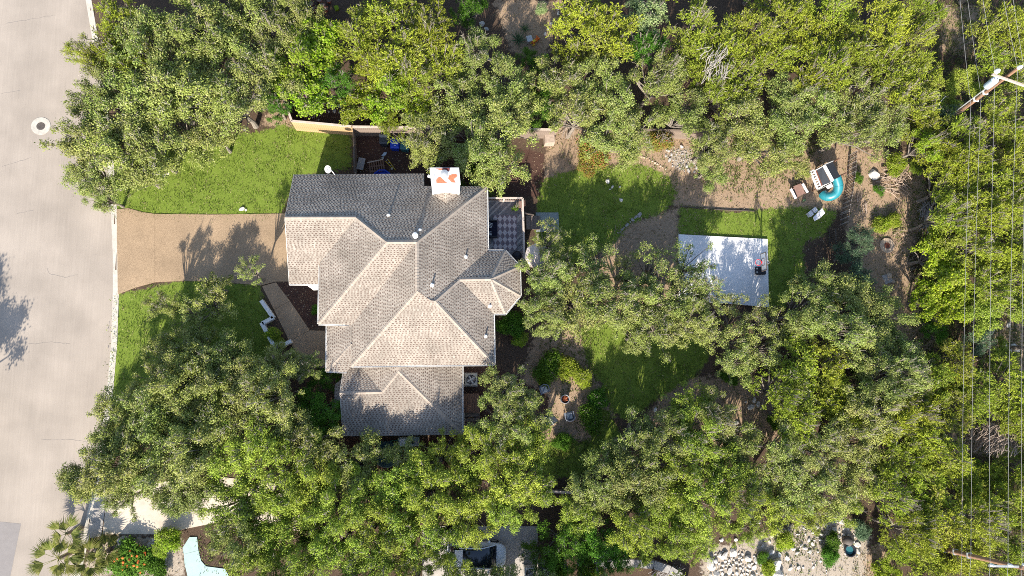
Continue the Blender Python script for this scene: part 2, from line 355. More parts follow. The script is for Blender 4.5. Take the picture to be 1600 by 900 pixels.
def ground_material():
    m, n, l, b = new_mat('ground_soil'); b.inputs['Roughness'].default_value = .95; b.inputs['Specular IOR Level'].default_value = .1
    tc = n.new('ShaderNodeTexCoord')
    def noise(s, d=6, r=.65):
        x = n.new('ShaderNodeTexNoise'); x.inputs['Scale'].default_value = s; x.inputs['Detail'].default_value = d; x.inputs['Roughness'].default_value = r; l.new(tc.outputs['Object'], x.inputs['Vector']); return x.outputs['Fac']
    def ramp(src, stops):
        r = n.new('ShaderNodeValToRGB'); e = r.color_ramp.elements
        for i, (p, c) in enumerate(stops):
            el = e[i] if i < 2 else e.new(p)
            el.position = p; el.color = (*c, 1)
        l.new(src, r.inputs[0]); return r.outputs[0]
    def mix(f, a, c):
        x = n.new('ShaderNodeMix'); x.data_type = 'RGBA'; l.new(f, x.inputs[0]); l.new(a, x.inputs[6]); l.new(c, x.inputs[7]); return x.outputs[2]
    def zone(name, src, w=.9):
        a = n.new('ShaderNodeAttribute'); a.attribute_name = name
        s = n.new('ShaderNodeMath'); s.operation = 'MULTIPLY_ADD'; s.inputs[1].default_value = w; l.new(src, s.inputs[0]); l.new(a.outputs['Fac'], s.inputs[2])
        r = n.new('ShaderNodeMapRange'); r.inputs[1].default_value = .5 + w * .42; r.inputs[2].default_value = .5 + w * .58; l.new(s.outputs[0], r.inputs[0]); return r.outputs[0]
    fine, mid, big = noise(22, 8, .75), noise(3.2, 6), noise(.9, 5)
    soil = ramp(fine, [(.3, (.035, .023, .016)), (.5, (.085, .058, .041)), (.72, (.19, .135, .095))])
    tan = ramp(fine, [(.3, (.22, .15, .10)), (.5, (.33, .235, .155)), (.72, (.43, .325, .235))])
    mulch = ramp(fine, [(.3, (.035, .022, .018)), (.55, (.09, .05, .038)), (.75, (.19, .11, .085))])
    pale = ramp(fine, [(.3, (.26, .215, .165)), (.5, (.38, .32, .255)), (.7, (.50, .44, .37))])
    grass = ramp(fine, [(.3, (.085, .135, .016)), (.5, (.145, .205, .03)), (.7, (.22, .26, .06))])
    c = mix(zone('tan', mid, .7), soil, tan); c = mix(zone('mulch', mid, .5), c, mulch); c = mix(zone('pale', mid, .8), c, pale); c = mix(zone('lawn', mid, .8), c, grass)
    l.new(c, b.inputs['Base Color'])
    bp = n.new('ShaderNodeBump'); bp.inputs['Strength'].default_value = .6; bp.inputs['Distance'].default_value = .05; l.new(fine, bp.inputs['Height']); l.new(bp.outputs[0], b.inputs['Normal'])
    return m
M['ground'] = ground_material()
gme = np_mesh('ground', gv, gf, M['ground'], True, {'lawn': mask(Z_LAWN, GX, GY, .8), 'mulch': mask(Z_MULCH, GX, GY, .6), 'tan': mask(Z_TAN, GX, GY, 1.4), 'pale': mask(Z_PALE, GX, GY, 1.4)})
tag(link(bpy.data.objects.new('ground', gme)), kind='structure')

# road, kerb
RZ = -.125
road = MB(); far = []
for i in range(len(kw) - 1):
    a, b = kw[i], kw[i + 1]
    road.add([(a.x - 12, a.y, RZ), (a.x, a.y, RZ), (b.x, b.y, RZ), (b.x - 12, b.y, RZ)], [(0, 1, 2, 3)])
a, b = kw[0], kw[-1]
road.add([(a.x - 12 - 30, 260, RZ), (a.x - 30, 260, RZ), (a.x, a.y, RZ), (a.x - 12, a.y, RZ)], [(0, 1, 2, 3)])
road.add([(b.x - 12, b.y, RZ), (b.x, b.y, RZ), (b.x - 50, -260, RZ), (b.x - 62, -260, RZ)], [(0, 1, 2, 3)])
road_o = road.build('road', M['road'], kind='structure')
pp = MB(); pp.add([(q.x, q.y, RZ + .004) for q in PL([(-40, 812), (31, 819), (14, 902), (-60, 910)])], [(3, 2, 1, 0)])
pp.build('road_patch', M['road_patch'], road_o)
def crack(pts, w=.011, seed=0):
    rr = random.Random(seed); mb = MB(); out = []
    for (x0, y0), (x1, y1) in zip(pts[:-1], pts[1:]):
        k = max(2, int(math.hypot(x1 - x0, y1 - y0) / 4))
        for i in range(k): t = i / k; out.append((x0 + (x1 - x0) * t + rr.uniform(-.6, .6), y0 + (y1 - y0) * t + rr.uniform(-.6, .6)))
    out.append(pts[-1]); W_ = [P(*q) for q in out]
    for a, b in zip(W_[:-1], W_[1:]):
        d = (b - a); n_ = Vector((-d.y, d.x, 0)).normalized() * w * rr.uniform(.5, 1.1); z = RZ + .003
        mb.add([(a.x - n_.x, a.y - n_.y, z), (a.x + n_.x, a.y + n_.y, z), (b.x + n_.x, b.y + n_.y, z), (b.x - n_.x, b.y - n_.y, z)], [(0, 1, 2, 3)])
    mb.build('crack', M['tar'], road_o)
for i, pts in enumerate([[(0, 260), (25, 252), (47, 245)], [(25, 333), (50, 328)], [(8, 35), (50, 28), (85, 22)], [(72, 418), (75, 427), (100, 433), (120, 429)], [(28, 538), (60, 536), (75, 534), (108, 537)], [(62, 686), (85, 688), (105, 687), (150, 691)], [(0, 145), (30, 140)]]): crack(pts, seed=i)
kerb = MB()
for i in range(len(kw) - 1):
    a, b = kw[i], kw[i + 1]
    kerb.add([(a.x, a.y, RZ - .03), (a.x, a.y, RZ + .004), (a.x + .26, a.y, RZ + .02), (a.x + .30, a.y, -.012), (a.x + .46, a.y, 0), (a.x + .46, a.y, -.3),
              (b.x, b.y, RZ - .03), (b.x, b.y, RZ + .004), (b.x + .26, b.y, RZ + .02), (b.x + .30, b.y, -.012), (b.x + .46, b.y, 0), (b.x + .46, b.y, -.3)],
             [(j, j + 1, j + 7, j + 6) for j in range(5)])
kerb.build('kerb', M['kerb'], kind='structure')

# manhole in the road and sewer ring in the back
def ring_cover(name, label, c, r_out, r_in, zt, mcol, mcov, nb=1):
    t = thing(name, label, 'manhole', c)
    n = 40; mb = MB(); V = []
    for r, z in ((r_out, -.1), (r_out, zt), (r_in, zt), (r_in, zt - .05)):
        for k in range(n): V.append(Vector(c) + Vector((math.cos(2 * PI * k / n) * r, math.sin(2 * PI * k / n) * r, z)))
    mb.add(V, [(i * n + k, i * n + (k + 1) % n, (i + 1) * n + (k + 1) % n, (i + 1) * n + k) for i in range(3) for k in range(n)]); mb.build('collar', mcol, t)
    cv = MB().lathe(Vector(c) + Vector((0, 0, zt - .045)), [(r_in - .01, -.02), (r_in - .01, .03), (r_in - .05, .035), (.02, .035)], 32)
    for k in range(-3, 4):
        w = math.sqrt(max(.01, (r_in * .8) ** 2 - (k * r_in / 4.5) ** 2)); cv.box(Vector(c) + Vector((0, k * r_in / 4.5, zt - .005)), (2 * w, r_in / 12, .014))
    cv.build('cover', mcov, t)
ring_cover('manhole', 'round iron manhole cover in a white concrete collar in the road', P(64, 197, RZ), .66, .30, .02, M['kerb'], M['iron'])
ring_cover('manhole', 'rusty round lid in a pale concrete ring behind the back fence', P(1385, 384, 0), .60, .26, .12, M['rock_tan'], M['clay'])

# driveway, walks, court, neighbour paving
def paving(name, m, pieces, z0, z1, joint=None):
    root = bpy.data.objects.new(name, None); link(root); root['kind'] = 'structure'; ORG[root.name] = Vector()
    for poly in pieces: MB().prism([P(x, y, z1) for x, y in poly], z0, z1).build('slab', m, root)
    return root
def inset(poly, d):
    cx = sum(p[0] for p in poly) / len(poly); cy = sum(p[1] for p in poly) / len(poly)
    out = []
    for x, y in poly:
        v = math.hypot(x - cx, y - cy); out.append((x - (x - cx) / v * d, y - (y - cy) / v * d))
    return out
paving('driveway', M['aggregate'], [inset(q, .25) for q in [
    [(182, 327), (200, 325), (222, 331), (242, 334), (242, 441), (210, 450), (184, 460)], [(242, 334), (330, 335), (470, 333), (470, 440), (430, 440), (408, 446), (330, 440), (280, 439), (242, 441)]]], -.1, .02)
paving('front_walk', M['walk'], [inset(q, .25) for q in [[(409, 447), (431, 441), (453, 470), (428, 484)], [(453, 470), (428, 484), (452, 533), (484, 516)], [(452, 533), (484, 516), (520, 517), (520, 575), (478, 575)]]], -.1, .022)
paving('court', M['court'], [[(1060.5, 366), (1199.5, 373.5), (1201.5, 480), (1136, 474), (1061, 470)]], -.1, .16)
paving('neighbour_driveway', M['cream_concrete'], [inset(q, .3) for q in [[(168, 760), (345, 745), (345, 815), (250, 835), (160, 835), (165, 790)], [(345, 745), (470, 760), (470, 830), (345, 815)]]], -.1, .018)
paving('sidewalk', M['grey_concrete'], [[(152, 775), (167, 772), (158, 838), (134, 842)]], -.1, .01)
paving('teal_path', M['teal_paint'], [inset(q, .2) for q in [[(296, 839), (308, 839), (310, 860), (287, 866), (285, 856)], [(287, 866), (310, 860), (314, 876), (322, 885), (352, 889), (360, 905), (294, 905), (288, 880)]]], -.1, .03)
paving('carport_pad', M['grey_concrete'], [inset(q, .3) for q in [[(660, 822), (742, 822), (742, 905), (660, 905)], [(742, 822), (840, 822), (841, 905), (742, 905)]]], -.1, .02)
paving('stepping_pad', M['pad'], [[(837, 332), (872.5, 332), (874, 362), (838, 362)]], -.05, .1)
# curved retaining wall path at the bottom
t = thing('retaining_wall', 'low curved pale stone wall running along the neighbour yard below the oaks', 'wall', P(1000, 880))
arc = [(905, 881), (950, 880), (990, 879), (1020, 881), (1045, 889), (1062, 900), (1072, 912)]
for a, b in zip(arc[:-1], arc[1:]): MB().bar(P(*a, .3), P(*b, .3), .55, .6).build('stone_block', M['rock_grey'], t)
t = thing('retaining_wall', 'thin dark metal garden edging above the court lawn', 'edging', P(1130, 325))
e_ = MB()
for a, b in zip([(1062, 322), (1090, 325), (1130, 328), (1180, 330)][:-1], [(1090, 325), (1130, 328), (1180, 330)]): e_.bar(P(*a, .06), P(*b, .06), .03, .12)
e_.build('edging_strip', M['iron'], t); t.name = 'garden_edging'

# ------------------------------------------------------------------ the house
ZE = 3.7
house = thing('house', 'white single storey house with a brown shingled hip roof', 'house', P(640, 470))
C_ = P(760.5, 291.5, ZE)
NFp = lambda x, y: on_plane(x, y, C_, (0, -1), .5)
A_, B_, B2, V1, V2, R1, R2 = [NFp(*q) for q in [(459, 273), (662, 271.5), (662, 291), (604, 378.5), (651.5, 378.5), (445, 340), (556, 340)]]
R1.z = R2.z = (R1.z + R2.z) / 2; V1.z = V2.z = (V1.z + V2.z) / 2
GSp = lambda x, y: on_plane(x, y, R1, (0, 1), .5)
L_, M_, Wv = GSp(452, 443.5), GSp(498.5, 444), GSp(500, 412)
N_ = on_plane(497.5, 506, V1, (1, 0), .5)
W4 = lambda x, y: on_plane(x, y, V2, (1, 0), .5)
Vb = P(652, 455, V2.z)
S5 = lambda x, y: on_plane(x, y, Vb, (0, 1), .5)
Q_ = (on_plane(548, 511, V1, (0, 1), .5) + W4(548, 511)) / 2
K_ = S5(549, 572); J_ = S5(772.5, 569.5); N2 = P(545, 507.5, (N_.z + Q_.z) / 2)
E2 = lambda x, y: on_plane(x, y, J_, (-1, 0), .5)
EFp = lambda x, y: on_plane(x, y, C_, (-1, 0), .5)
BN = lambda x, y: on_plane(x, y, P(775, 392, ZE), (0, -1), .5)
D_, D2, D3, D4, D5 = [P(x, y, ZE) for x, y in [(762, 392), (789, 392), (812, 416), (813, 462), (790, 490)]]
I_ = E2(771, 490); X1 = E2(718, 437); X2 = BN(767, 436); X2.z = X1.z = (X1.z + X2.z) / 2
X3 = E2(680, 470.5); X4 = EFp(673, 469)
# porch roof (shallower, west) and its south hip
PW = lambda x, y: on_plane(x, y, K_, (1, 0), .30)
p1, p2, p3, p4 = PW(511, 507), PW(549, 509), PW(549, 538), PW(510, 580)
p5 = PW(540, 581); p5.z = p4.z; p6 = K_.copy()
# south wing
T_ = P(722, 678.5, 2.2); S_ = P(536, 681, 2.2)
S7 = lambda x, y: on_plane(x, y, (T_ + S_) / 2, (0, 1), .275)
H_, Lr, Lp = S7(623, 580), S7(597, 612.5), S7(531, 614)
Lr.z = Lp.z = (Lr.z + Lp.z) / 2
H1 = P(624, 570, H_.z); T1 = P(722, 571, 2.2); W6 = lambda x, y: on_plane(x, y, H_, (1, 0), .275)
n1 = on_plane(538, 567, Lp, (0, -1), .275); n2 = on_plane(562, 571, Lp, (0, -1), .275)
b1, b2, b3, b4, b5, b6 = P(537, 590, 2.35), P(523.5, 601, 2.0), P(522, 632, 2.0), P(533, 646, 2.0), P(537, 640, 2.3), P(536, 604, 2.5)
FACES = [  # (polygon, downslope direction)
 ([A_, B_, B2, C_, V2, V1, R2, R1], (0, 1)), ([R1, R2, Wv, M_, L_], (0, -1)), ([V1, R2, Wv, N_], (-1, 0)), ([V1, V2, Q_, N2, N_], (0, -1)),
 ([V2, Vb, K_, Q_], (-1, 0)), ([V2, C_, D_, X4, Vb], (1, 0)), ([Vb, X4, X3, J_, K_], (0, -1)), ([D_, D2, X2, X1, X3, X4], (0, 1)), ([D2, D3, X2], (.7, .7)),
 ([D3, D4, X2], (1, 0)), ([D4, D5, X2], (.7, -.7)), ([X1, X2, D5, I_], (0, -1)), ([X1, I_, J_, X3], (1, 0)), ([p1, p2, p3, p4], (-1, 0)), ([p3, p6, p5, p4], (0, -1)),
 ([H_, Lr, Lp, S_, T_], (0, -1)), ([H1, T1, T_, H_], (1, 0)), ([n2, H1, H_, Lr], (-1, 0)), ([n1, n2, Lr, Lp], (0, 1)), ([b1, b2, b3, b4, b5, b6], (-1, 0.05))]
def clip_half(poly, a, b, c):          # keep a*x+b*y<=c
    out = []
    for i in range(len(poly)):
        p, q = poly[i], poly[(i + 1) % len(poly)]; dp = a * p[0] + b * p[1] - c; dq = a * q[0] + b * q[1] - c
        if dp <= 0: out.append(p)
        if dp * dq < 0: t = dp / (dp - dq); out.append((p[0] + (q[0] - p[0]) * t, p[1] + (q[1] - p[1]) * t))
    return out
def clip_rect(poly, x0, x1, y0, y1):
    for a in ((-1, 0, -x0), (1, 0, x1), (0, -1, -y0), (0, 1, y1)):
        poly = clip_half(poly, *a)
        if len(poly) < 3: return []
    return poly
def area2(p): return sum(p[i][0] * p[(i + 1) % len(p)][1] - p[(i + 1) % len(p)][0] * p[i][1] for i in range(len(p))) / 2
rs = random.Random(5)
def roof_face(poly, g):
    pts = np.array([list(p) for p in poly]); c = pts.mean(0); _, _, vt = np.linalg.svd(pts - c); n = vt[2]
    if n[2] < 0: n = -n
    n = Vector(n); c = Vector(c)
    dn = Vector((g[0], g[1], 0)); dn = (dn - n * dn.dot(n)).normalized(); u = dn.cross(n).normalized()   # u across, dn down
    poly = [Vector((p.x, p.y, c.z - (n.x * (p.x - c.x) + n.y * (p.y - c.y)) / n.z)) for p in poly]
    mb = MB(); mb.slab3(poly, .16); deck = mb.build('roof_plane', M['cap'], house)
    uv = [((p - c).dot(u), -(p - c).dot(dn)) for p in poly]       # y up the slope
    if area2(uv) < 0: uv = uv[::-1]
    x0, x1 = min(p[0] for p in uv), max(p[0] for p in uv); y0, y1 = min(p[1] for p in uv), max(p[1] for p in uv)
    sh = MB(); e = .135; T = lambda p, h: c + u * p[0] - dn * p[1] + n * h
    r = 0; y = y0
    def tile(q, lo, hi, ya, m, front):
        if len(q) < 3 or abs(area2(q)) < 2e-4: return
        sh.cur = m; top = [T(p, lo + (hi - lo) * (1 - (p[1] - ya) / e)) for p in q]; k = len(q); V = top[:]
        F = [tuple(range(k))]
        if front:
            V += [T(p, .002) for p in q]; F += [(i, k + i, k + (i + 1) % k, (i + 1) % k) for i in range(k)]
        sh.add(V, F)
    while y < y1:
        x = x0 - rs.uniform(0, .25); strip = clip_rect(uv, x0, x1, y, y + e)
        while x < x1 and strip:
            wt, wg = rs.uniform(.085, .16), rs.uniform(.07, .135)
            tile(clip_rect(strip, x, x + wt, y, y + e), .010, .024, y, 0, True)
            gcut = e * rs.uniform(.42, .6)
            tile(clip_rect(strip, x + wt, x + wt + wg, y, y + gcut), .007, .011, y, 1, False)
            tile(clip_rect(strip, x + wt, x + wt + wg, y + gcut, y + e), .007, .013, y, 0, False)
            x += wt + wg
        y += e; r += 1
    tag(sh.build('shingles', [M['shingle'], M['shingle_dark']], deck), kind='stuff')
for poly, g in FACES: roof_face(poly, g)
def ridge(a, b, w=.13, lift=.03):
    """overlapping cap shingles along a hip or ridge"""
    a, b = Vector(a), Vector(b); L = (b - a).length; n = max(2, int(L / .2)); d = (b - a) / n; mb = MB()
    side = Vector((-d.y, d.x, 0)).normalized() * w
    for i in range(n):
        p, q = a + d * i, a + d * (i + 1.12); h0, h1 = lift + .022, lift + .006
        if d.z > 0: h0, h1 = h1 + .0, h0
        V = []
        for s_, h in ((p, h0), (q, h1)):
            V += [s_ - side + Vector((0, 0, h - .055)), s_ + Vector((0, 0, h + .015)), s_ + side + Vector((0, 0, h - .055))]
        mb.add(V, [(0, 1, 4, 3), (1, 2, 5, 4), (0, 3, 5, 2), (0, 2, 1), (3, 4, 5)])
    mb.build('ridge_cap', M['cap'], house)
for a, b in [(R1, R2), (V1, V2), (R2, V1), (C_, V2), (N_, V1), (V2, Vb), (K_, Vb), (J_, X3), (X1, X2), (D2, X2), (D3, X2), (D4, X2), (D5, X2), (X3, X1), (Lp, Lr), (Lr, H_), (T_, H_), (H1, H_), (p4, p3)]: ridge(a, b)
def eave(a, b, gut=True, m='white'):
    a, b = Vector(a), Vector(b); d = (b - a); out = Vector((d.y, -d.x, 0)).normalized()
    MB().bar(a + out * .012 - Vector((0, 0, .13)), b + out * .012 - Vector((0, 0, .13)), .02, .2).build('fascia', M[m], house)
    if gut:
        g = MB(); z = Vector((0, 0, .07)); g.bar(a + out * .03 - z * 1.8, b + out * .03 - z * 1.8, .012, .1); g.bar(a + out * .085 - z, b + out * .085 - z, .012, .09); g.bar(a + out * .055 - z * 1.75, b + out * .055 - z * 1.75, .06, .012)
        g.build('gutter', M[m], house)
for a, b, gq in [(D_, C_, 1), (C_, B2, 0), (B2, B_, 0), (B_, A_, 0), (A_, R1, 0), (R1, L_, 0), (L_, M_, 1), (Wv, N_, 1), (N_, N2, 1), (p1, p4, 1), (p4, p5, 1), (K_, J_, 1), (J_, I_, 1), (I_, D5, 1), (D5, D4, 1), (D4, D3, 1), (D3, D2, 1), (D2, D_, 1), (S_, T_, 0), (T_, T1, 1), (Lp, S_, 0), (n1, Lp, 0)]: eave(a, b, gq)
# walls stand in from the eaves
def wall_block(poly, z, name='wall'):
    return MB().prism([(p.x, p.y) for p in poly], 0, z).build(name, M['wall'], house)
def off(p, dx, dy): return Vector((p.x + dx, p.y + dy, 0))
wb = wall_block([off(A_, .45, -.5), off(B_, -.4, -.5), off(B_, -.4, -5), off(L_, 1.9, .5), off(L_, .45, .5)], 2.85)
wc = wall_block([off(B2, -.4, -.55), off(C_, -.45, -.55), off(D_, -.45, .4), off(I_, -.55, 0), off(J_, -.5, .5), off(K_, .6, .5), off(Q_, .6, .5), off(N_, .5, .5), off(Wv, .5, .3)], 3.3)
wall_block([off(D_, -.3, -.4), off(D2, -.15, -.4), off(D3, -.45, -.15), off(D4, -.45, .15), off(D5, -.15, .4), off(I_, -.2, .4)], 3.45)
ww = wall_block([off(S_, .5, .45), off(T_, -.45, .45), off(T1, -.45, .3), off(n1, .6, -.2)], 2.12)
wall_block([off(b1, .2, -.2), off(b2, .2, -.1), off(b3, .2, .1), off(b4, .2, .2), off(b5, .3, 0)], 1.85)
# white raking boards of the front gable seen under the garage eave
t_ = MB(); q1, q2, q3 = P(475, 442.5, 2.7), P(499, 443, 2.7), P(497.5, 453, 2.2)
t_.slab3([q1, q2, q3, P(490, 453.5, 2.2)], .05); t_.build('porch_gable', M['wall'], house)
gd = MB(); gx_ = A_.x + .43; yc = (A_.y + L_.y) / 2
for k in range(4): gd.box((gx_, yc, .3 + k * .55), (.05, 5.0, .52))
gd.build('garage_door', M['flash'], wb)
def window(parent, c, w, h, axis):
    fr = MB(); d = .05
    for s_ in (-1, 1):
        fr.box(Vector(c) + (Vector((0, s_ * w / 2, 0)) if axis == 'x' else Vector((s_ * w / 2, 0, 0))), (d, .07, h) if axis == 'x' else (.07, d, h))
        fr.box(Vector(c) + Vector((0, 0, s_ * h / 2)), (d + .01, w + .09, .07) if axis == 'x' else (w + .09, d + .01, .07))
    fr.build('window_frame', M['white'], parent)
    MB().box(c, (.02, w - .06, h - .06) if axis == 'x' else (w - .06, .02, h - .06)).build('pane', M['glass'], parent)
for yy in (2.3, 3.3): window(wc, (J_.x - .48, yy, 2.0), .9, 1.3, 'x')
for xx in (-4, -2, .5, 2.4): window(wc, (xx, K_.y + .48, 2.7), .8, .8, 'y')
for xx in (-5.5, -3.5, -1): window(ww, (xx, S_.y + .43, 1.3), 1.0, 1.0, 'y')
# chimney
ZT = 6.6
ct = [P(672, 262.5, ZT), P(716.5, 262.5, ZT), P(719, 287.5, ZT), P(674.5, 287.5, ZT)]
chim = MB().prism([(p.x, p.y) for p in ct], .0, ZT - .06).build('chimney', M['wall'], house)
cap = MB().prism([(q[0], q[1]) for q in [(p.x + (p.x - sum(k.x for k in ct) / 4) * .03, p.y + (p.y - sum(k.y for k in ct) / 4) * .05) for p in ct]], ZT - .06, ZT)
cap.build('chimney_cap', M['cap_metal'], chim)
def flat(name, pts, z, m, parent, th=.006): return MB().prism([(p.x, p.y) for p in [P(x, y, z) for x, y in pts]], z, z + th).build(name, m, parent)
flat('rust_patch', [(682, 286), (681.5, 281), (685, 277), (688, 276), (692, 280), (695, 283), (699, 286)], ZT + .001, M['rust'], chim)
flat('rust_patch', [(700, 279), (702, 274), (707, 272), (713, 272), (715, 275), (709, 280), (712, 285.5), (706, 285)], ZT + .001, M['rust'], chim)
flat('rust_patch', [(681, 263.2), (692, 263.2), (692, 265.5), (687, 266)], ZT + .001, M['rust'], chim)
MB().box(P(697.3, 264.6, ZT + .1), (.42, .13, .2)).build('flue_box', M['brick_red'], chim)
fl = MB().lathe(P(694.5, 273, ZT), [(.19, 0), (.19, .22), (.25, .24), (.25, .30), (.05, .36)], 22); fl.build('flue', M['steel'], chim, smooth=False)
MB().bar(P(681, 264, ZT + .012), P(676, 286, ZT + .012), .03, .02).build('cap_seam', M['steel'], chim)
MB().tube([P(676, 277, 5.6), P(671, 275.5, 5.6), P(668.5, 274.5, 5.6)], .10, 10).build('side_vent', M['flash'], chim)
cr = [NFp(677.5, 305), NFp(719, 302), NFp(698, 318.5)]; pk = P(698, 299, cr[0].z + .45); pk.y = cr[0].y + .05
for poly, g in (([pk, cr[0], cr[2]], (-1, 0)), ([pk, cr[2], cr[1]], (1, 0))): roof_face([p + Vector((0, 0, .05)) for p in poly], g)
# plumbing vents
def vent(px, py, plane, h=.32, r=.055):
    p = plane(px, py); MB().lathe(p - Vector((0, 0, .05)), [(r * 2.6, 0), (r * 2.2, .09), (r, .10), (r, h + .05), (r * .8, h + .055)], 12).build('roof_vent', M['flash'], house)
vent(607, 337, NFp, .34); vent(727.5, 401.5, EFp, .30); vent(675, 445.5, EFp, .36); vent(765.5, 478, lambda x, y: on_plane(x, y, (X1 + X2) / 2, (0, 1), .5), .2); vent(758.5, 525.5, E2, .34); vent(656, 359.5, NFp, .2, .05)
pv = NFp(649, 369.5); MB().lathe(pv, [(.19, -.08), (.17, .12), (.10, .14), (.10, .4), (.17, .42), (.17, .52), (.03, .58)], 16).build('roof_vent', M['flash'], house)
# satellite dish at the north eave
ds = thing('satellite_dish', 'grey white satellite dish fixed to the roof edge above the lawn', 'satellite dish', NFp(522, 272))
dc = NFp(514, 271) + Vector((0, .15, .45)); nrm = Vector((-.35, -.55, .75)).normalized(); ax = nrm.cross(Vector((0, 0, 1))).normalized(); ay = nrm.cross(ax)
md = MB(); V = []; n = 24
for i, (r, h) in enumerate(((.02, -.055), (.12, -.045), (.24, -.012), (.30, .01))):
    for k in range(n): a = 2 * PI * k / n; V.append(dc + ax * math.cos(a) * r * .85 + ay * math.sin(a) * r + nrm * h)
md.add(V, [(i * n + k, i * n + (k + 1) % n, (i + 1) * n + (k + 1) % n, (i + 1) * n + k) for i in range(3) for k in range(n)] + [tuple(range(n))]); md.build('dish', M['mesh_grey'], ds, smooth=True)
MB().tube([dc - nrm * .06, dc + Vector((.25, -.05, -.25)), NFp(523, 273)], .025, 8).build('arm', M['flash'], ds)
MB().tube([dc - ay * .2, dc + nrm * .34 + Vector((.08, -.02, 0)), dc + nrm * .4 + Vector((.16, -.02, 0))], [.014, .014, .05], 8).build('receiver', M['flash'], ds)

# ------------------------------------------------------------------ deck behind the house
ZD = 1.05
deck = thing('wooden_deck', 'raised grey deck of diagonal boards with white rail beside the house', 'deck', P(790, 360))
dk = [P(x, y, ZD) for x, y in [(757, 312), (818, 312), (820.5, 414), (757, 414)]]
dpoly = [(p.x, p.y) for p in dk]; dx0, dx1 = min(p[0] for p in dpoly), max(p[0] for p in dpoly); dy0, dy1 = min(p[1] for p in dpoly), max(p[1] for p in dpoly)
ang = math.radians(45); ca, sa = math.cos(ang), math.sin(ang); rot = lambda p: (p[0] * ca + p[1] * sa, -p[0] * sa + p[1] * ca); inv = lambda p: (p[0] * ca - p[1] * sa, p[0] * sa + p[1] * ca)
rp_ = [rot(p) for p in dpoly]; ya = min(p[1] for p in rp_)
rb = random.Random(3)
while ya < max(p[1] for p in rp_):
    q = clip_rect(rp_, -99, 99, ya, ya + .137)
    if len(q) > 2 and abs(area2(q)) > .01: MB().prism([inv(p) for p in q], ZD - .04, ZD - rb.uniform(0, .006)).build('board', M['deck_light' if rb.random() < .22 else 'deck'], deck)
    ya += .145
fr = MB()
for a, b in zip(dk[:3], dk[1:]): fr.bar(a - Vector((0, 0, .18)), b - Vector((0, 0, .18)), .05, .24)
fr.build('rim_joist', M['fence_old'], deck)
def dl(px, py, z): return P(px, py, z)
RT = ZD + .98
ra, rb_, rc = P(759, 309.5, RT), P(816.5, 309.5, RT), P(819.5, 410, RT); rd = P(809, 411, RT)
for a, b in ((ra, rb_), (rb_, rc), (rc, rd)):
    MB().bar(a, b, .14, .045).build('rail', M['fence_top'], deck); MB().bar(a - Vector((0, 0, .82)), b - Vector((0, 0, .82)), .05, .05).build('lower_rail', M['fence_top'], deck)
    n = int((b - a).length / .16)
    for i in range(n + 1):
        p = a.lerp(b, i / n)
        if i in (0, n, n // 2): MB().box((p.x, p.y, (RT - .02) / 2), (.1, .1, RT - .06)).build('post', M['fence_top'], deck)
        else: MB().box((p.x, p.y, RT - .42), (.035, .035, .8)).build('baluster', M['toy_brown'], deck)
rugz = ZD + .004
rug = MB(); r0, r1 = P(770, 336, rugz), P(808, 391, rugz); rug.prism([(r0.x, r1.y), (r1.x, r1.y), (r1.x, r0.y), (r0.x, r0.y)], rugz, rugz + .012)
rug.cur = 1; nx_, ny_ = 5, 5; wx, wy = (r1.x - r0.x) / nx_, (r0.y - r1.y) / ny_
for j in range(ny_ * 2 + 1):
    for i in range(nx_ + 1):
        cx = r0.x + (i + (.5 if j % 2 else 0)) * wx; cy = r1.y + j * wy / 2
        if j % 2: continue
        d = [(cx - wx / 2, cy), (cx, cy - wy / 2), (cx + wx / 2, cy), (cx, cy + wy / 2)]; d = clip_rect(d, r0.x, r1.x, r1.y, r0.y)
        if len(d) > 2: rug.add([(p[0], p[1], rugz + .0145) for p in d], [tuple(range(len(d)))])
tag(rug.build('rug', [M['rug_l'], M['rug_d']]), 'mauve diamond patterned rug lying on the grey deck', 'rug')
sf = thing('outdoor_sofa', 'black outdoor sofa with striped cushions on the deck rug', 'sofa', P(768, 360, ZD))
s0, s1 = P(761, 346, ZD), P(775, 373, ZD); cx, cy = (s0.x + s1.x) / 2, (s0.y + s1.y) / 2; sw, sl = .72, abs(s0.y - s1.y)
MB().box((cx + .05, cy, ZD + .22), (sw, sl, .2)).build('seat', M['navy'], sf, bevel=.04)
MB().box((cx - sw / 2, cy, ZD + .5), (.16, sl, .55)).build('backrest', M['navy'], sf, bevel=.04)
for s_ in (-1, 1): MB().box((cx + .02, cy + s_ * (sl / 2 - .05), ZD + .38), (sw, .12, .3)).build('armrest', M['black'], sf, bevel=.03)
lg = [MB().box((cx + a * .3, cy + b * (sl / 2 - .08), ZD + .06), (.06, .06, .12)).build('leg', M['black'], sf) for a in (-1, 1) for b in (-1, 1)]
for k, (px, py, rz) in enumerate([(765.5, 352, -.35), (764.5, 366, .1)]):
    cu = thing('striped_cushion', ['tilted black cushion with white stripes, upper one on the deck sofa', 'black cushion with white stripes, lower one on the deck sofa'][k], 'cushion', P(px, py, ZD + .5))
    MB().box(P(px, py, ZD + .44), (.36, .4, .12), rz).build('pillow', M['navy'], cu, bevel=.05)
    for i in range(4):
        R = Matrix.Rotation(rz, 3, 'Z'); MB().box(P(px, py, ZD + .44) + R @ Vector((0, -.15 + i * .1, .0)), (.34, .04, .128), rz).build('stripe', M['stripe'], cu)
gr = thing('kettle_grill', 'round black covered grill in the lower deck corner', 'grill', P(806, 403, ZD)); g0 = P(806, 403, ZD)
MB().lathe(g0, [(.12, .5), (.3, .62), (.36, .8), (.33, .95), (.18, 1.05), (.02, 1.08)], 22).build('kettle', M['black'], gr, smooth=True)
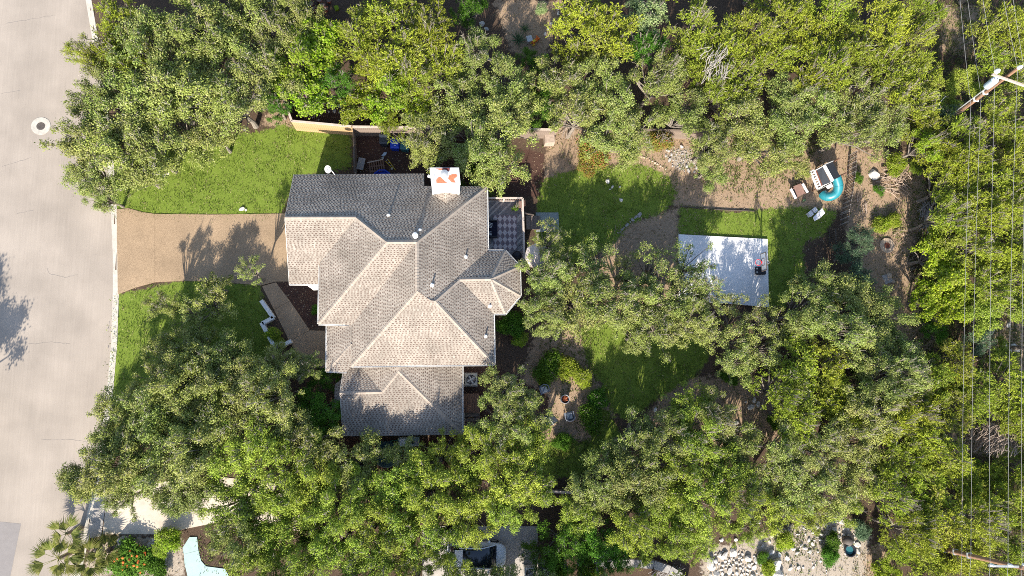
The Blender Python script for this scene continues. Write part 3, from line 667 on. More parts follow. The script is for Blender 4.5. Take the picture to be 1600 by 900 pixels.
for k in range(3): a = k * 2.1; MB().tube([g0 + Vector((math.cos(a) * .15, math.sin(a) * .15, .55)), g0 + Vector((math.cos(a) * .34, math.sin(a) * .34, 0))], .02, 6).build('leg', M['black'], gr)
pc = thing('folding_chair', 'brown slatted chair in the upper corner of the deck', 'chair', P(813, 322, ZD)); c0 = P(813, 322, ZD)
for k in range(4): MB().box(c0 + Vector((0, -.2 + k * .13, .45)), (.44, .1, .03)).build('seat_slat', M['toy_brown'], pc)
for k in range(3): MB().box(c0 + Vector((.24, -.15 + k * .15, .68)), (.04, .1, .42)).build('back_slat', M['toy_brown'], pc)
for a in (-1, 1):
    for b in (-1, 1): MB().box(c0 + Vector((a * .2, b * .22, .22)), (.04, .04, .44)).build('leg', M['toy_brown'], pc)
# steps off the deck, umbrella
st = thing('deck_steps', 'dark wooden steps leading from the deck down to the grey pad', 'steps', P(826, 345))
for k in range(4): MB().box(P(822, 348, .9 - k * .22) + Vector((.15 + k * .26, 0, 0)), (.27, 1.0, .045)).build('tread', M['fence_old'], st)
for s_ in (-1, 1): MB().bar(P(822, 348, .85) + Vector((0, s_ * .5, 0)), P(822, 348, .1) + Vector((1.0, s_ * .5, 0)), .05, .2).build('stringer', M['fence_old'], st)
MB().bar(P(820, 333, 1.7), P(834, 336, 1.0), .08, .06).build('handrail', M['fence_old'], st)
um = thing('patio_umbrella', 'cream canvas patio umbrella half hidden under the oak beside the deck', 'umbrella', P(838, 402)); uc = P(840, 400, 2.5); uc0 = P(840, 400, 2.5)
mb = MB(); V = [uc0 + Vector((0, 0, .45))]; nU = 8
for k in range(nU): a = 2 * PI * k / nU + .1; V.append(uc0 + Vector((math.cos(a) * .95, math.sin(a) * .95, -.05)))
for k in range(nU): a = 2 * PI * k / nU + .1; V.append(uc0 + Vector((math.cos(a) * .95, math.sin(a) * .95, -.17)))
mb.add(V, [(0, 1 + k, 1 + (k + 1) % nU) for k in range(nU)] + [(1 + k, 1 + nU + k, 1 + nU + (k + 1) % nU, 1 + (k + 1) % nU) for k in range(nU)]); mb.build('canopy', M['canvas'], um)
MB().tube([(uc0.x, uc0.y, 0), (uc0.x, uc0.y, 2.98)], .03, 8).build('pole', M['wood_brown'], um)
for k in range(nU): a = 2 * PI * k / nU + .1; MB().bar(uc0 + Vector((0, 0, .4)), uc0 + Vector((math.cos(a) * .93, math.sin(a) * .93, -.08)), .02, .02).build('rib', M['wood_brown'], um)
MB().lathe((uc0.x, uc0.y, 0), [(.28, 0), (.28, .06), (.06, .1)], 16).build('base', M['iron'], um)

# ------------------------------------------------------------------ side yard by the house
ac = []
def condenser(label, px, py, rz=0, w=.86, col='mesh_grey'):
    c = P(px, py, .9); c.z = 0; t = thing('air_conditioner', label, 'air conditioner', c)
    MB().box(c + Vector((0, 0, .46)), (w, w, .76), rz).build('cabinet', M[col], t, bevel=.05)
    MB().box(c + Vector((0, 0, .04)), (w + .14, w + .14, .08), rz).build('pad', M['grey_concrete'], t)
    MB().lathe(c + Vector((0, 0, .842)), [(w * .41, -.02), (w * .41, .006), (w * .2, .006)], 28).build('fan_well', M['black'], t)
    for k in range(4): MB().box(c + Vector((math.cos(k * PI / 2 + .5) * .16, math.sin(k * PI / 2 + .5) * .16, .853)), (.27, .11, .012), k * PI / 2 + .5).build('fan_blade', M['steel'], t)
    MB().lathe(c + Vector((0, 0, .85)), [(.07, 0), (.07, .03), (.01, .04)], 14).build('hub', M['steel'], t)
    g = MB()
    for k in range(4):
        r = w * (.12 + .09 * k); n = 24; pts = [c + Vector((math.cos(2 * PI * i / n) * r, math.sin(2 * PI * i / n) * r, .885)) for i in range(n + 1)]; g.tube(pts, .005, 4, cap=False)
    for k in range(3): a = k * PI / 3; g.bar(c + Vector((math.cos(a) * w * .42, math.sin(a) * w * .42, .882)), c - Vector((math.cos(a) * w * .42, math.sin(a) * w * .42, -.882)), .01, .008)
    g.build('grille', M['steel'], t)
condenser('square grey air conditioner unit beside the south wing of the house', 736, 593)
condenser('pale air conditioner unit at the bottom edge of the photo', 829, 897, 0, .82, 'flash')
condenser('dark air conditioner unit right of the pale one at the bottom', 853.5, 896, .05, .9, 'dark_bin')
st = thing('wooden_landing', 'dark weathered plank landing with steps right of the south wing', 'steps', P(735, 630))
for k in range(7): MB().box(P(736.5, 630, .75) + Vector((-.52 + k * .165, 0, 0)), (.15, 1.35, .04)).build('board', M['wood_brown'], st)
for k in range(4): MB().box(P(736.5, 648 + k * 7.5, .6 - k * .17), (1.1, .27, .04)).build('tread', M['fence_old'], st)
for s_ in (-1, 1): MB().bar(P(736.5, 645, .66) + Vector((s_ * .56, .3, 0)), P(736.5, 672, .1) + Vector((s_ * .56, 0, 0)), .05, .18).build('stringer', M['fence_old'], st)
MB().bar(P(725.5, 646, 1.5), P(725.5, 672, .95), .05, .05).build('handrail', M['mesh_grey'], st)
wt = thing('water_softener', 'pale green equipment box with a round black opening under the south eave', 'tank', P(640, 688)); w0 = P(640, 686.5, .0)
MB().box(w0 + Vector((0, -.1, .45)), (1.45, .62, .9)).build('cabinet', M['pale_green'], wt, bevel=.03)
MB().lathe(w0 + Vector((.25, -.12, .9)), [(.14, 0), (.14, .01)], 18).build('opening', M['black'], wt)
MB().box(w0 + Vector((-.45, -.12, .915)), (.42, .5, .03)).build('lid', M['flash'], wt)
MB().box(w0 + Vector((.55, -.2, .93)), (.3, .3, .06)).build('cover', M['grey_concrete'], wt)
hs = MB(); hp = [P(596 + 3 * math.cos(k * .7), 692 + 2.5 * math.sin(k * .7), .05 + k * .01) for k in range(18)] + [P(606, 690, .1), P(616, 688.5, .3), P(624, 687, .5)]; hs.tube(hp, .03, 6)
tag(hs.build('garden_hose', M['green_hose']), 'coiled dark green garden hose on the ground south of the house', 'hose')
tp = thing('tarp_pool', 'dark teal covered round tub with a ladder in the south shade', 'tub', P(605, 708)); t0 = P(605, 709, .0)
MB().lathe(t0, [(.9, 0), (.92, .5), (.86, .55), (.1, .6)], 26).build('cover', M['tarp'], tp, smooth=False)
for s_ in (0, .3): MB().tube([t0 + Vector((.75 + s_, -.3, 0)), t0 + Vector((.8 + s_, -.2, .9)), t0 + Vector((.7 + s_, .5, .95)), t0 + Vector((.6 + s_, .6, 0))], .035, 8).build('ladder_rail', M['steel'], tp)

# ------------------------------------------------------------------ fenced side yard north: bins, pallet, pool, dolly
def wheelie(label, px, py, m, rz=0, text=False):
    c = P(px, py, 1.0); c.z = 0; t = thing('wheeled_bin', label, 'bin', c); R = Matrix.Rotation(rz, 3, 'Z')
    b = MB(); V = []
    for z, w, d in ((.06, .25, .27), (.95, .32, .36)):
        for sx, sy in ((-1, -1), (1, -1), (1, 1), (-1, 1)): V.append(c + R @ Vector((sx * w, sy * d, z)))
    b.add(V, [(3, 2, 1, 0), (4, 5, 6, 7), (0, 1, 5, 4), (1, 2, 6, 5), (2, 3, 7, 6), (3, 0, 4, 7)]); b.build('body', M[m], t)
    ld = MB(); V = []
    for z, w, d, dy in ((.96, .345, .39, 0), (1.0, .345, .39, 0), (1.06, .24, .26, .0)):
        for sx, sy in ((-1, -1), (1, -1), (1, 1), (-1, 1)): V.append(c + R @ Vector((sx * w, sy * d + dy, z)))
    ld.add(V, [(3, 2, 1, 0), (8, 9, 10, 11)] + [(i * 4 + k, i * 4 + (k + 1) % 4, (i + 1) * 4 + (k + 1) % 4, (i + 1) * 4 + k) for i in range(2) for k in range(4)]); ld.build('lid', M[m], t, bevel=.02)
    MB().tube([c + R @ Vector((-.28, .44, .93)), c + R @ Vector((.28, .44, .93))], .022, 8).build('handle', M[m], t)
    for s_ in (-1, 1):
        MB().tube([c + R @ Vector((s_ * .27, .3, .12)), c + R @ Vector((s_ * .33, .3, .12))], .12, 14).build('wheel', M['black'], t)
    if text:
        MB().box(c + R @ Vector((0, -.02, 1.064)), (.44, .1, .006), rz).build('printed_band', M['blue_text'], t)
        MB().box(c + R @ Vector((0, -.19, 1.064)), (.14, .03, .006), rz).build('printed_mark', M['blue_text'], t)
wheelie('bright blue wheeled recycling bin with a pale printed band', 617, 224, 'blue', 0, True)
wheelie('charcoal wheeled bin left of the blue recycling bin', 600, 217, 'dark_bin', .03)
wheelie('teal wheeled bin half under the oak right of the blue bin', 633, 226, 'teal_bin', -.1)
pl = thing('wooden_pallet', 'brown wooden pallet leaning by the blue pool north of the house', 'pallet', P(588, 256)); R = Matrix.Rotation(.14, 3, 'Z')
pc0 = P(588, 257, .3)
for k in range(7): MB().box(pc0 + R @ Vector((-.5 + k * .17, -.1, 0)), (.09, .95, .025), .14).build('slat', M['wood_brown'], pl)
for k in range(3): MB().box(pc0 + R @ Vector((0, -.5 + k * .4, -.06)), (1.15, .1, .08), .14).build('stringer', M['wood_brown'], pl)
MB().bar(P(573.5, 254.5, .6), P(598.5, 249, .6), .05, .07).build('top_rail', M['arm_wood'], pl)
for s_ in (-1, 1): MB().box(pc0 + R @ Vector((s_ * .45, -.4, -.2)), (.08, .08, .25), .14).build('leg', M['wood_brown'], pl)
kp = thing('kiddie_pool', 'bright blue plastic wading pool half under the north eave', 'pool', P(597, 278)); k0 = P(597, 279, .3); k0.z = 0
MB().lathe(k0, [(.60, 0), (.70, .28), (.74, .30), (.72, .33), (.64, .32), (.58, .08), (.02, .06)], 10).build('basin', M['blue'], kp)
dl_ = thing('hand_truck', 'yellow hand truck lying beside the pallet with a small blue scoop', 'hand truck', P(612, 255))
for s_, (a, b) in enumerate((((602.5, 252), (614, 264)), ((605.5, 248), (618, 266)))): MB().tube([P(*a, .25), P(*b, .12)], .025, 8).build('frame_rail', M['yellow'], dl_)
for k in range(4): MB().tube([P(603 + k * 3.2, 251.5 + k * 3.4, .24 - k * .03), P(606 + k * 3.4, 249 + k * 4.6, .24 - k * .03)], .018, 6).build('crossbar', M['steel'], dl_)
for q in ((598, 247), (612.5, 263.5)): MB().lathe(P(*q, .1), [(.09, -.03), (.09, .03)], 14).build('wheel', M['mesh_grey'], dl_)
sc_ = MB(); V = [P(x, y, z) for x, y, z in [(596, 243, .2), (600, 238, .3), (604.5, 238, .34), (603, 242, .24), (599, 244.5, .16)]]; sc_.slab3(V, .05); tag(sc_.build('garden_scoop', M['grey_can']), 'small light blue scoop above the yellow hand truck', 'scoop')
db = thing('weathered_box', 'small grey weathered crate against the dark gate fence', 'crate', P(564, 258))
for k in range(4): MB().box(P(564, 256, .1 + k * .11), (.5, .9, .09), -.2).build('slat', M['brush_grey'], db)

# ------------------------------------------------------------------ wooden fences
def plank_fence(label, pts, zt, m, cap=None, name='wooden_fence', pitch=.145, face=0):
    W_ = [P(x, y, zt) for x, y in pts]; t = thing(name, label, 'fence', Vector((W_[0].x, W_[0].y, 0))); rr = random.Random(int(pts[0][0]))
    me = None
    for a, b in zip(W_[:-1], W_[1:]):
        a = Vector((a.x, a.y, 0)); b = Vector((b.x, b.y, 0)); L = (b - a).length; n = max(1, int(L / pitch)); an = math.atan2(b.y - a.y, b.x - a.x); nrm = Vector((math.sin(an), -math.cos(an), 0))
        for i in range(n):
            p = a.lerp(b, (i + .5) / n); h = zt - .05 + (rr.uniform(-.02, .02) if not cap else 0)
            if me is None: o = MB().box((p.x, p.y, h / 2), (L / n - .008, .02, h), an).build('plank', M[m], t); me = o.data; ref = (p.copy(), h, an, L / n)
            else:
                o = bpy.data.objects.new('plank', me); link(o); o.parent = t; Tm = Matrix.Translation(p - t.location) @ Matrix.Rotation(an, 4, 'Z') @ Matrix.Diagonal((L / n / ref[3], 1, h / ref[1], 1)) @ Matrix.Rotation(-ref[2], 4, 'Z') @ Matrix.Translation(t.location - ref[0]); o.matrix_local = Tm
        for z in (.35, zt - .35): MB().bar(a + Vector((0, 0, z)) - nrm * .04, b + Vector((0, 0, z)) - nrm * .04, .05, .09).build('rail', M[m], t)
        k = max(1, round(L / 2.4))
        for i in range(k + 1):
            p = a.lerp(b, i / k) - nrm * .1; MB().box((p.x, p.y, zt / 2 + .0), (.1, .1, zt - .02), an).build('post', M[m], t)
        if cap: MB().bar(a + Vector((0, 0, zt)) - nrm * .03, b + Vector((0, 0, zt)) - nrm * .03, .16, .045).build('cap_rail', M[cap], t)
plank_fence('fresh golden cedar fence facing the front lawn', [(455, 189.5), (549, 198)], 1.8, 'fence_new', 'fence_top')
plank_fence('weathered fence running up the slope left of the purple shrub', [(440, 148), (455, 189)], 1.8, 'fence_old', 'fence_top')
plank_fence('dark weathered back fence behind the bins and the middle oaks', [(551, 198.5), (640, 199.5), (760, 200.5), (862, 203)], 1.8, 'fence_old', 'fence_top')
plank_fence('old back fence with gaps below the dry brush and red shrub', [(1000, 203), (1072, 205), (1110, 208)], 1.6, 'fence_old', 'fence_old')
plank_fence('short grey fence section beside the dry branch pile', [(847, 204), (871, 204)], 1.6, 'fence_old', 'fence_old')
plank_fence('dark gate fence closing the side yard left of the bins', [(551, 199), (553, 270)], 1.7, 'fence_old', None)
plank_fence('thin weathered boundary fence under the lower oaks', [(863, 769), (935, 773), (985, 778)], 1.3, 'fence_old', 'fence_top')
# black metal picket fence at the back
pf = thing('picket_fence', 'black metal picket fence behind the play tower', 'fence', P(1330, 300)); fpts = [(1339, 236), (1337, 270), (1332, 305), (1327, 330), (1324, 352)]; Wf = [Vector((P(x, y, 1.2).x, P(x, y, 1.2).y, 0)) for x, y in fpts]
for a, b in zip(Wf[:-1], Wf[1:]):
    n = int((b - a).length / .13)
    for z in (.2, 1.1): MB().bar(a + Vector((0, 0, z)), b + Vector((0, 0, z)), .04, .04).build('rail', M['wood_brown'], pf)
    for i in range(n):
        p = a.lerp(b, i / n); MB().box((p.x, p.y, .64), (.04, .05, 1.2)).build('picket', M['iron' if i % 3 else 'brush_grey'], pf)
pf2 = thing('picket_fence', 'dark picket fence panel beside the blue green shrub', 'fence', P(1308, 375))
a, b = P(1306, 358, 1.1), P(1307, 385, 1.1); a.z = b.z = 0
for z in (.2, 1.05): MB().bar(a + Vector((0, 0, z)), b + Vector((0, 0, z)), .04, .04).build('rail', M['iron'], pf2)
for i in range(9): p = a.lerp(b, i / 8); MB().box((p.x, p.y, .6), (.09, .03, 1.15)).build('picket', M['iron'], pf2)
# front planter walls
pw = thing('planter_wall', 'low white angular wall along the front walk', 'wall', P(425, 510))
for a, b in [((409, 470), (428, 497)), ((428, 496.5), (411, 505.5)), ((409.5, 504.5), (431.5, 545)), ((439, 541), (456, 533)), ((442, 565), (456, 588))]: MB().bar(P(*a, .25), P(*b, .25), .26, .5).build('wall_segment', M['white'], pw)

# ------------------------------------------------------------------ vegetation kit: crowns and trunks shared by the trees
def unit(a): return a / (np.linalg.norm(a, axis=-1, keepdims=True) + 1e-9)
def leaves(base, d, side, L, W_):
    """diamond leaves: base point, direction, sideways vector"""
    n = len(base); mid = base + d * (L * .5)[:, None]
    V = np.stack([base, mid + side * W_[:, None], base + d * L[:, None], mid - side * W_[:, None]], 1).reshape(-1, 3)
    return V, np.arange(n * 4).reshape(n, 4)
def crown_mesh(name, kind, seed, R=2.4, m=None):
    r = np.random.RandomState(seed)
    cfg = {'oak': dict(nl=30, nb=11, lr=(.09, .25), tufts=165, per=10, L=(.075, .15), w=.33, flat=.75, out=.5),
           'sparse': dict(nl=22, nb=9, lr=(.08, .21), tufts=120, per=9, L=(.075, .15), w=.33, flat=.6, out=.5),
           'juniper': dict(nl=30, nb=12, lr=(.12, .22), tufts=125, per=10, L=(.11, .20), w=.19, flat=.85, out=.9),
           'lime': dict(nl=24, nb=9, lr=(.15, .27), tufts=125, per=6, L=(.15, .25), w=.36, flat=.7, out=.5),
           'shrub': dict(nl=7, nb=7, lr=(.42, .6), tufts=70, per=6, L=(.08, .14), w=.34, flat=.85, out=.5)}[kind]
    V = []; F = []; T = []; off_ = 0
    # lobes in a lopsided dome
    cs = []
    for i in range(cfg['nb']):
        a = 2.399963 * i + r.uniform(-.5, .5); rad = R * math.sqrt((i + .5) / cfg['nb']) * r.uniform(.72, 1.0) * (1 + .20 * math.sin(2 * a + seed))
        z = R * cfg['flat'] * (1 - (rad / (R * 1.15)) ** 2) * r.uniform(.25, 1.12) - .12 * R
        tn_ = r.uniform(0, 1)
        for j in range(cfg['nl'] // cfg['nb'] + 1):      # each bough carries a few leaf clumps
            q = r.normal(size=3) * np.array([1, 1, .55]) * R * .13
            cs.append((rad * math.cos(a) + q[0], rad * math.sin(a) + q[1], z + q[2], R * r.uniform(*cfg['lr']), min(1, max(0, tn_ + r.uniform(-.15, .15)))))
    for k in range(4):                                  # stray outer sprigs break the outline
        a = r.uniform(0, 2 * PI); cs.append((R * 1.0 * math.cos(a), R * 1.0 * math.sin(a), r.uniform(-.1, .2) * R, R * r.uniform(.10, .18), r.uniform(0, 1)))
    for cx, cy, cz, lr, tn in cs:
        n = max(10, int(cfg['tufts'] * (lr / (R * .35)) ** 2)); d = unit(r.normal(size=(n, 3)) + np.array([0, 0, .45]))
        q = np.sin(d[:, 0] * 5 + seed) + np.sin(d[:, 1] * 6 + tn * 9) + np.sin(d[:, 2] * 5 + tn * 5); keep = q > -1.1; d = d[keep]; n = len(d)
        rr = lr * r.uniform(.45, 1.35, n); c = np.array([cx, cy, cz]) + d * rr[:, None] * np.array([1, 1, .8])
        g = unit(d * cfg['out'] + np.array([0, 0, .45]) + r.normal(size=(n, 3)) * .3)
        per = cfg['per']; L = r.uniform(*cfg['L'], n * per); tt = np.clip(r.normal(.0, .22, n) + (tn - .65) * .7, 0, .5)
        G = np.repeat(g, per, 0); C = np.repeat(c, per, 0)
        if kind == 'juniper':
            along = np.tile(np.linspace(-.18, .22, per), n); C = C + G * along[:, None] + r.normal(size=C.shape) * .025
            dd = unit(G * 1.1 + r.normal(size=C.shape) * .55)
        else:
            C = C + r.normal(size=C.shape) * .10; dd = unit(G * .35 + r.normal(size=C.shape) * np.array([.85, .85, .5]))
            nr = unit(np.repeat(d, per, 0) * .6 + np.array([0, -.1, .45]) + r.normal(size=C.shape) * .52); dd = unit(dd - nr * (dd * nr).sum(1, keepdims=True))   # blades lie along the clump's surface
        side = unit(np.cross(dd, nr if kind != 'juniper' else np.array([0, 0, 1.]) + np.repeat(d, per, 0) * .6 + r.normal(size=C.shape) * .4)); W_ = L * cfg['w']
        v, f = leaves(C, dd, side, L, W_); V.append(v); F.append(f + off_); off_ += len(v); T.append(np.repeat(np.repeat(tt, per), 4))
    V = np.concatenate(V); F = np.concatenate(F); T = np.concatenate(T)
    return np_mesh(name, V, F, m, False, {'tone': T}), cs
def tube_np(pts, rs, n=5):
    V = []; F = []; pts = [Vector(p) for p in pts]
    for i, p in enumerate(pts):
        t = (pts[min(i + 1, len(pts) - 1)] - pts[max(i - 1, 0)]).normalized(); ref = Vector((1, 0, 0)) if abs(t.x) < .8 else Vector((0, 1, 0)); a = (ref - t * ref.dot(t)).normalized(); b = t.cross(a)
        for k in range(n): an = 2 * PI * k / n; V.append(p + a * math.cos(an) * rs[i] + b * math.sin(an) * rs[i])
    F = [(i * n + k, i * n + (k + 1) % n, (i + 1) * n + (k + 1) % n, (i + 1) * n + k) for i in range(len(pts) - 1) for k in range(n)]
    return V, F
def trunk_mesh(name, cs, seed, H0=3.2, dead=26, R=2.4):
    """tapered trunk, limbs out to the lobes and bare bleached twigs between the leaves; origin on the ground, crown centre at H0"""
    r = random.Random(seed); mb = MB()
    fork = Vector((r.uniform(-.2, .2), r.uniform(-.2, .2), H0 * .45))
    mb.add(*tube_np([(0, 0, -.15), (.03, .02, H0 * .2), fork], [.24, .17, .15], 8))
    mb.cur = 0
    for cx, cy, cz, lr, tn in cs:
        e = Vector((cx, cy, H0 + cz)); md = fork.lerp(e, .5) + Vector((r.uniform(-.25, .25), r.uniform(-.25, .25), r.uniform(-.1, .25)))
        mb.add(*tube_np([fork, md, e], [.07, .042, .014], 5))
        for k in range(3):
            q = e + Vector((r.uniform(-1, 1), r.uniform(-1, 1), r.uniform(-.1, .9))) * lr * .9
            mb.add(*tube_np([md.lerp(e, .6), e.lerp(q, .5) + Vector((0, 0, .05)), q], [.018, .012, .005], 4))
    mb.cur = 1
    for k in range(dead):
        cx, cy, cz, lr, tn = r.choice(cs); d = Vector((r.uniform(-1, 1), r.uniform(-1, 1), r.uniform(.25, .9))).normalized(); p = Vector((cx, cy, H0 + cz)) + d * lr * r.uniform(.5, .85)
        q = p + Vector((r.uniform(-.5, .5), r.uniform(-.5, .5), r.uniform(.0, .25))) * .7; md = p.lerp(q, .5) + Vector((r.uniform(-.06, .06), r.uniform(-.06, .06), .06))
        mb.add(*tube_np([p, md, q], [.013, .010, .004], 4)); s_ = md + Vector((r.uniform(-.25, .25), r.uniform(-.25, .25), r.uniform(0, .12)))
        mb.add(*tube_np([md, s_], [.009, .004], 4))
    me = bpy.data.meshes.new(name); me.from_pydata([tuple(v) for v in mb.v], [], mb.f); me.materials.append(M['bark']); me.materials.append(M['twig']); me.polygons.foreach_set('material_index', mb.m); me.update(); return me
KIT = {}
for code, kind, mm, n, dead in [('O', 'oak', 'oak', 6, 20), ('S', 'sparse', 'oak', 4, 12), ('Y', 'oak', 'oak2', 4, 8), ('J', 'juniper', 'juniper', 5, 12), ('L', 'lime', 'lime', 3, 8), ('D', 'oak', 'green', 2, 10), ('B', 'juniper', 'bluegreen', 1, 8), ('W', 'lime', 'pale', 1, 4)]:
    KIT[code] = []
    for k in range(n):
        cm, cs = crown_mesh('crown', kind, 17 * k + len(code + kind) + ord(code), m=M[mm]); KIT[code].append((cm, trunk_mesh('trunk', cs, 31 * k + ord(code), dead=dead)))
for code, mm in [('g', 'green'), ('l', 'lime'), ('b', 'bluegreen'), ('r', 'redleaf'), ('p', 'purple'), ('w', 'pale')]:
    KIT[code] = []
    for k in range(2 if code in 'gl' else 1):
        cm, cs = crown_mesh('foliage', 'shrub', 13 * k + ord(code), R=.8, m=M[mm]); KIT[code].append((cm, trunk_mesh('stems', cs, 7 * k + ord(code), H0=.55, dead=0, R=.8)))
# kind x y radius(px) [height of the crown's middle, m]
TREES = """
J 128 82 22 3.2;J 165 95 34;J 195 42 42;J 205 88 38;O 235 78 52 4.5;O 300 45 56;O 352 70 46;O 385 28 52;O 408 112 46;O 155 142 40;O 128 218 48;O 205 165 56;O 262 150 58;O 322 150 54;O 372 160 46;O 180 222 50;
O 150 272 38 3.5;O 160 305 26 3;O 232 235 52;O 292 205 50;O 225 275 30 2.6;O 335 210 34 3.5;O 425 52 40;D 430 160 26 3;
O 462 18 38;L 470 105 46 4;L 490 60 38 4;L 478 150 36 3.6;D 525 125 36 3.4;J 560 55 44;J 608 30 46;J 618 92 50;J 668 52 44;J 690 98 38;J 575 105 34;J 640 120 36;L 612 150 36 4;L 655 160 26 3.6;L 565 158 30 3.4;J 606 193 23 1.7;
O 688 205 52;O 720 150 48;O 655 225 30 3.6;O 790 140 46;O 795 195 50;O 745 232 44;O 782 262 42 3.6;O 742 80 34;D 735 18 28 2.6;D 745 285 28 1.5;
J 905 28 46;J 950 60 50;J 905 85 36;W 1008 28 34 4;O 870 130 40;O 925 125 42;O 905 180 40;O 955 165 50;O 990 210 42;O 950 215 40 3.5;O 1030 125 44;D 1010 75 34;O 1065 180 44;D 830 95 24 1.5;D 845 160 34 2.6;
J 1085 42 40;J 1092 95 44;J 1130 75 42;J 1150 128 42;J 1180 50 42;J 1120 150 36;J 1205 95 38;O 1150 185 46;O 1185 225 48;O 1115 225 38;O 1110 262 30 2.6;O 1225 195 46;O 1232 243 36 2.4;
J 1225 30 42;J 1270 65 44;J 1300 25 44;J 1330 80 46;J 1375 40 46;J 1290 110 40;J 1380 105 44;J 1420 70 40;J 1432 118 40;J 1440 22 38;J 1262 125 36;O 1245 150 42;O 1290 170 48;O 1345 160 44;O 1330 205 46;O 1385 200 44;J 1420 160 40;J 1440 200 36;
Y 1500 135 34 2.4;Y 1475 165 30 2.6;J 1555 40 42;J 1590 70 38;J 1545 90 34 3;Y 1582 130 34 3.5;J 1560 190 42;J 1595 215 36;J 1500 205 38;B 1480 188 24 3;
J 1475 238 40;J 1510 250 44;J 1485 295 42;J 1530 285 44;J 1575 262 40;L 1450 225 26;J 1525 335 44;J 1580 320 40;L 1575 310 22 3;J 1480 340 36;D 1478 350 28 2;J 1590 370 36;
L 1462 402 36 3;L 1480 438 40 3;L 1455 470 32 2.6;L 1490 480 34 2.6;J 1515 385 42;J 1555 400 42;J 1595 430 38;J 1545 450 40;Y 1530 490 36 3;Y 1585 480 34 2.6;Y 1560 560 28 2;B 1528 535 24 2.2;D 1460 520 24 1.6;
J 1490 570 40 3;J 1455 600 38 3;J 1520 610 42 3;J 1575 610 42 3;J 1480 640 40 3;J 1590 660 38 3;J 1430 640 38;J 1395 665 40;J 1440 690 42;J 1400 720 42;J 1470 720 40;J 1590 735 36 2.2;J 1545 755 36 1.6;L 1530 740 18 1.2;J 1500 770 38 2;J 1440 770 42;J 1390 775 36;J 1470 815 42;J 1425 830 38;J 1530 815 38;J 1580 800 38;J 1500 870 38 3;J 1560 870 38 3;J 1400 860 26 2;J 1450 880 34 2.5;J 1595 860 36;L 1385 895 22 1.5;
O 1285 450 44;O 1328 475 44 3;O 1262 490 42;O 1372 495 42 3;O 1310 515 44;O 1392 540 40 3;O 1355 545 44;O 1410 580 40;O 1380 600 42;J 1245 565 44;J 1290 570 40;J 1222 610 38;J 1280 620 44;J 1320 630 42;J 1250 650 40;O 1360 650 42;O 1330 690 44;O 1385 690 0;O 1280 700 44;O 1230 705 42;O 1340 740 42;O 1290 760 42;O 1240 760 44;O 1190 745 42;Y 1210 800 36;Y 1265 800 30 3;Y 1320 790 28 3;B 1340 376 24 1.6;B 1322 402 22 1.6;B 1335 436 26 1.8;
S 858 378 32 3.8;O 850 430 36;S 880 420 40 3.6;S 925 410 38 3.6;O 845 478 34;O 895 470 46;O 945 460 46;O 868 505 26 3.4;S 985 430 36 3.4;O 975 490 42;
S 1025 428 40;S 1080 420 40;O 1060 465 46;O 1010 480 42;S 1108 452 34;O 1035 515 42;O 1085 505 38;O 1000 525 28;
S 1150 486 30 3;S 1150 528 40 3.4;S 1192 505 34 3.2;S 1195 548 42 3.4;O 1150 565 32 3.2;S 1228 522 36 3.4;
Y 1075 640 40 3.6;O 1115 650 36;O 1040 680 40;O 985 695 42;Y 1090 690 42;O 1150 690 40;Y 1130 735 44;Y 1060 735 44;O 1000 745 46;O 950 740 38;O 920 775 34 3.6;Y 1095 785 44;Y 1035 790 44;O 980 790 40;Y 905 800 34 3.4;Y 1150 785 38;Y 1165 825 28 3;Y 1070 825 36;Y 985 830 34;Y 1045 845 34 3.4;Y 1092 850 28 3;Y 1010 856 26 3;
O 795 610 36;O 825 640 32 3.6;O 785 660 40;Y 820 690 40 3.6;Y 760 700 36;
Y 690 718 36;Y 730 745 46;Y 800 745 46;Y 835 770 34;Y 670 770 46;Y 735 798 42;Y 785 793 32;Y 700 832 38;Y 735 836 20 3;Y 640 830 44;Y 620 765 46;Y 570 770 44;O 560 725 40 3.6;O 640 725 30 3;Y 590 820 44;Y 640 875 40;Y 580 875 42;Y 700 884 26;
Y 530 800 42;Y 530 860 42;Y 470 780 46;Y 500 740 42;Y 455 730 44;Y 410 780 46;Y 465 850 0;Y 420 840 44;Y 415 890 40;Y 370 790 44;O 365 840 36;Y 480 885 36;D 495 845 40 2;
O 480 690 40;O 440 670 42;Y 400 700 44;O 370 640 46;Y 350 700 46;O 310 700 46;O 260 720 44;O 215 740 40;O 165 735 40;O 130 745 34 3.5;O 200 690 42;O 175 650 34 3.4;O 230 650 42;O 275 660 46;O 320 650 44;O 270 775 30 3;O 310 760 38;O 190 780 24 3;
O 250 600 34;O 290 590 44;O 340 590 44;O 262 560 32 3;O 308 548 36 3;O 345 560 34;S 292 492 34 2.2;O 252 478 22 2.8;S 325 472 34 2.7;O 338 448 20 2.4;S 388 424 22 4;O 400 590 38;O 440 572 30 3.4;O 478 575 22 3.4;O 430 620 40;O 400 620 40;D 500 640 34 2.2;D 505 590 24 1.6;D 480 660 34 2.5;
D 880 852 38 3;D 930 850 36 3;D 840 862 24 2.4;D 970 862 28 2.4;D 910 890 28 1.6
"""
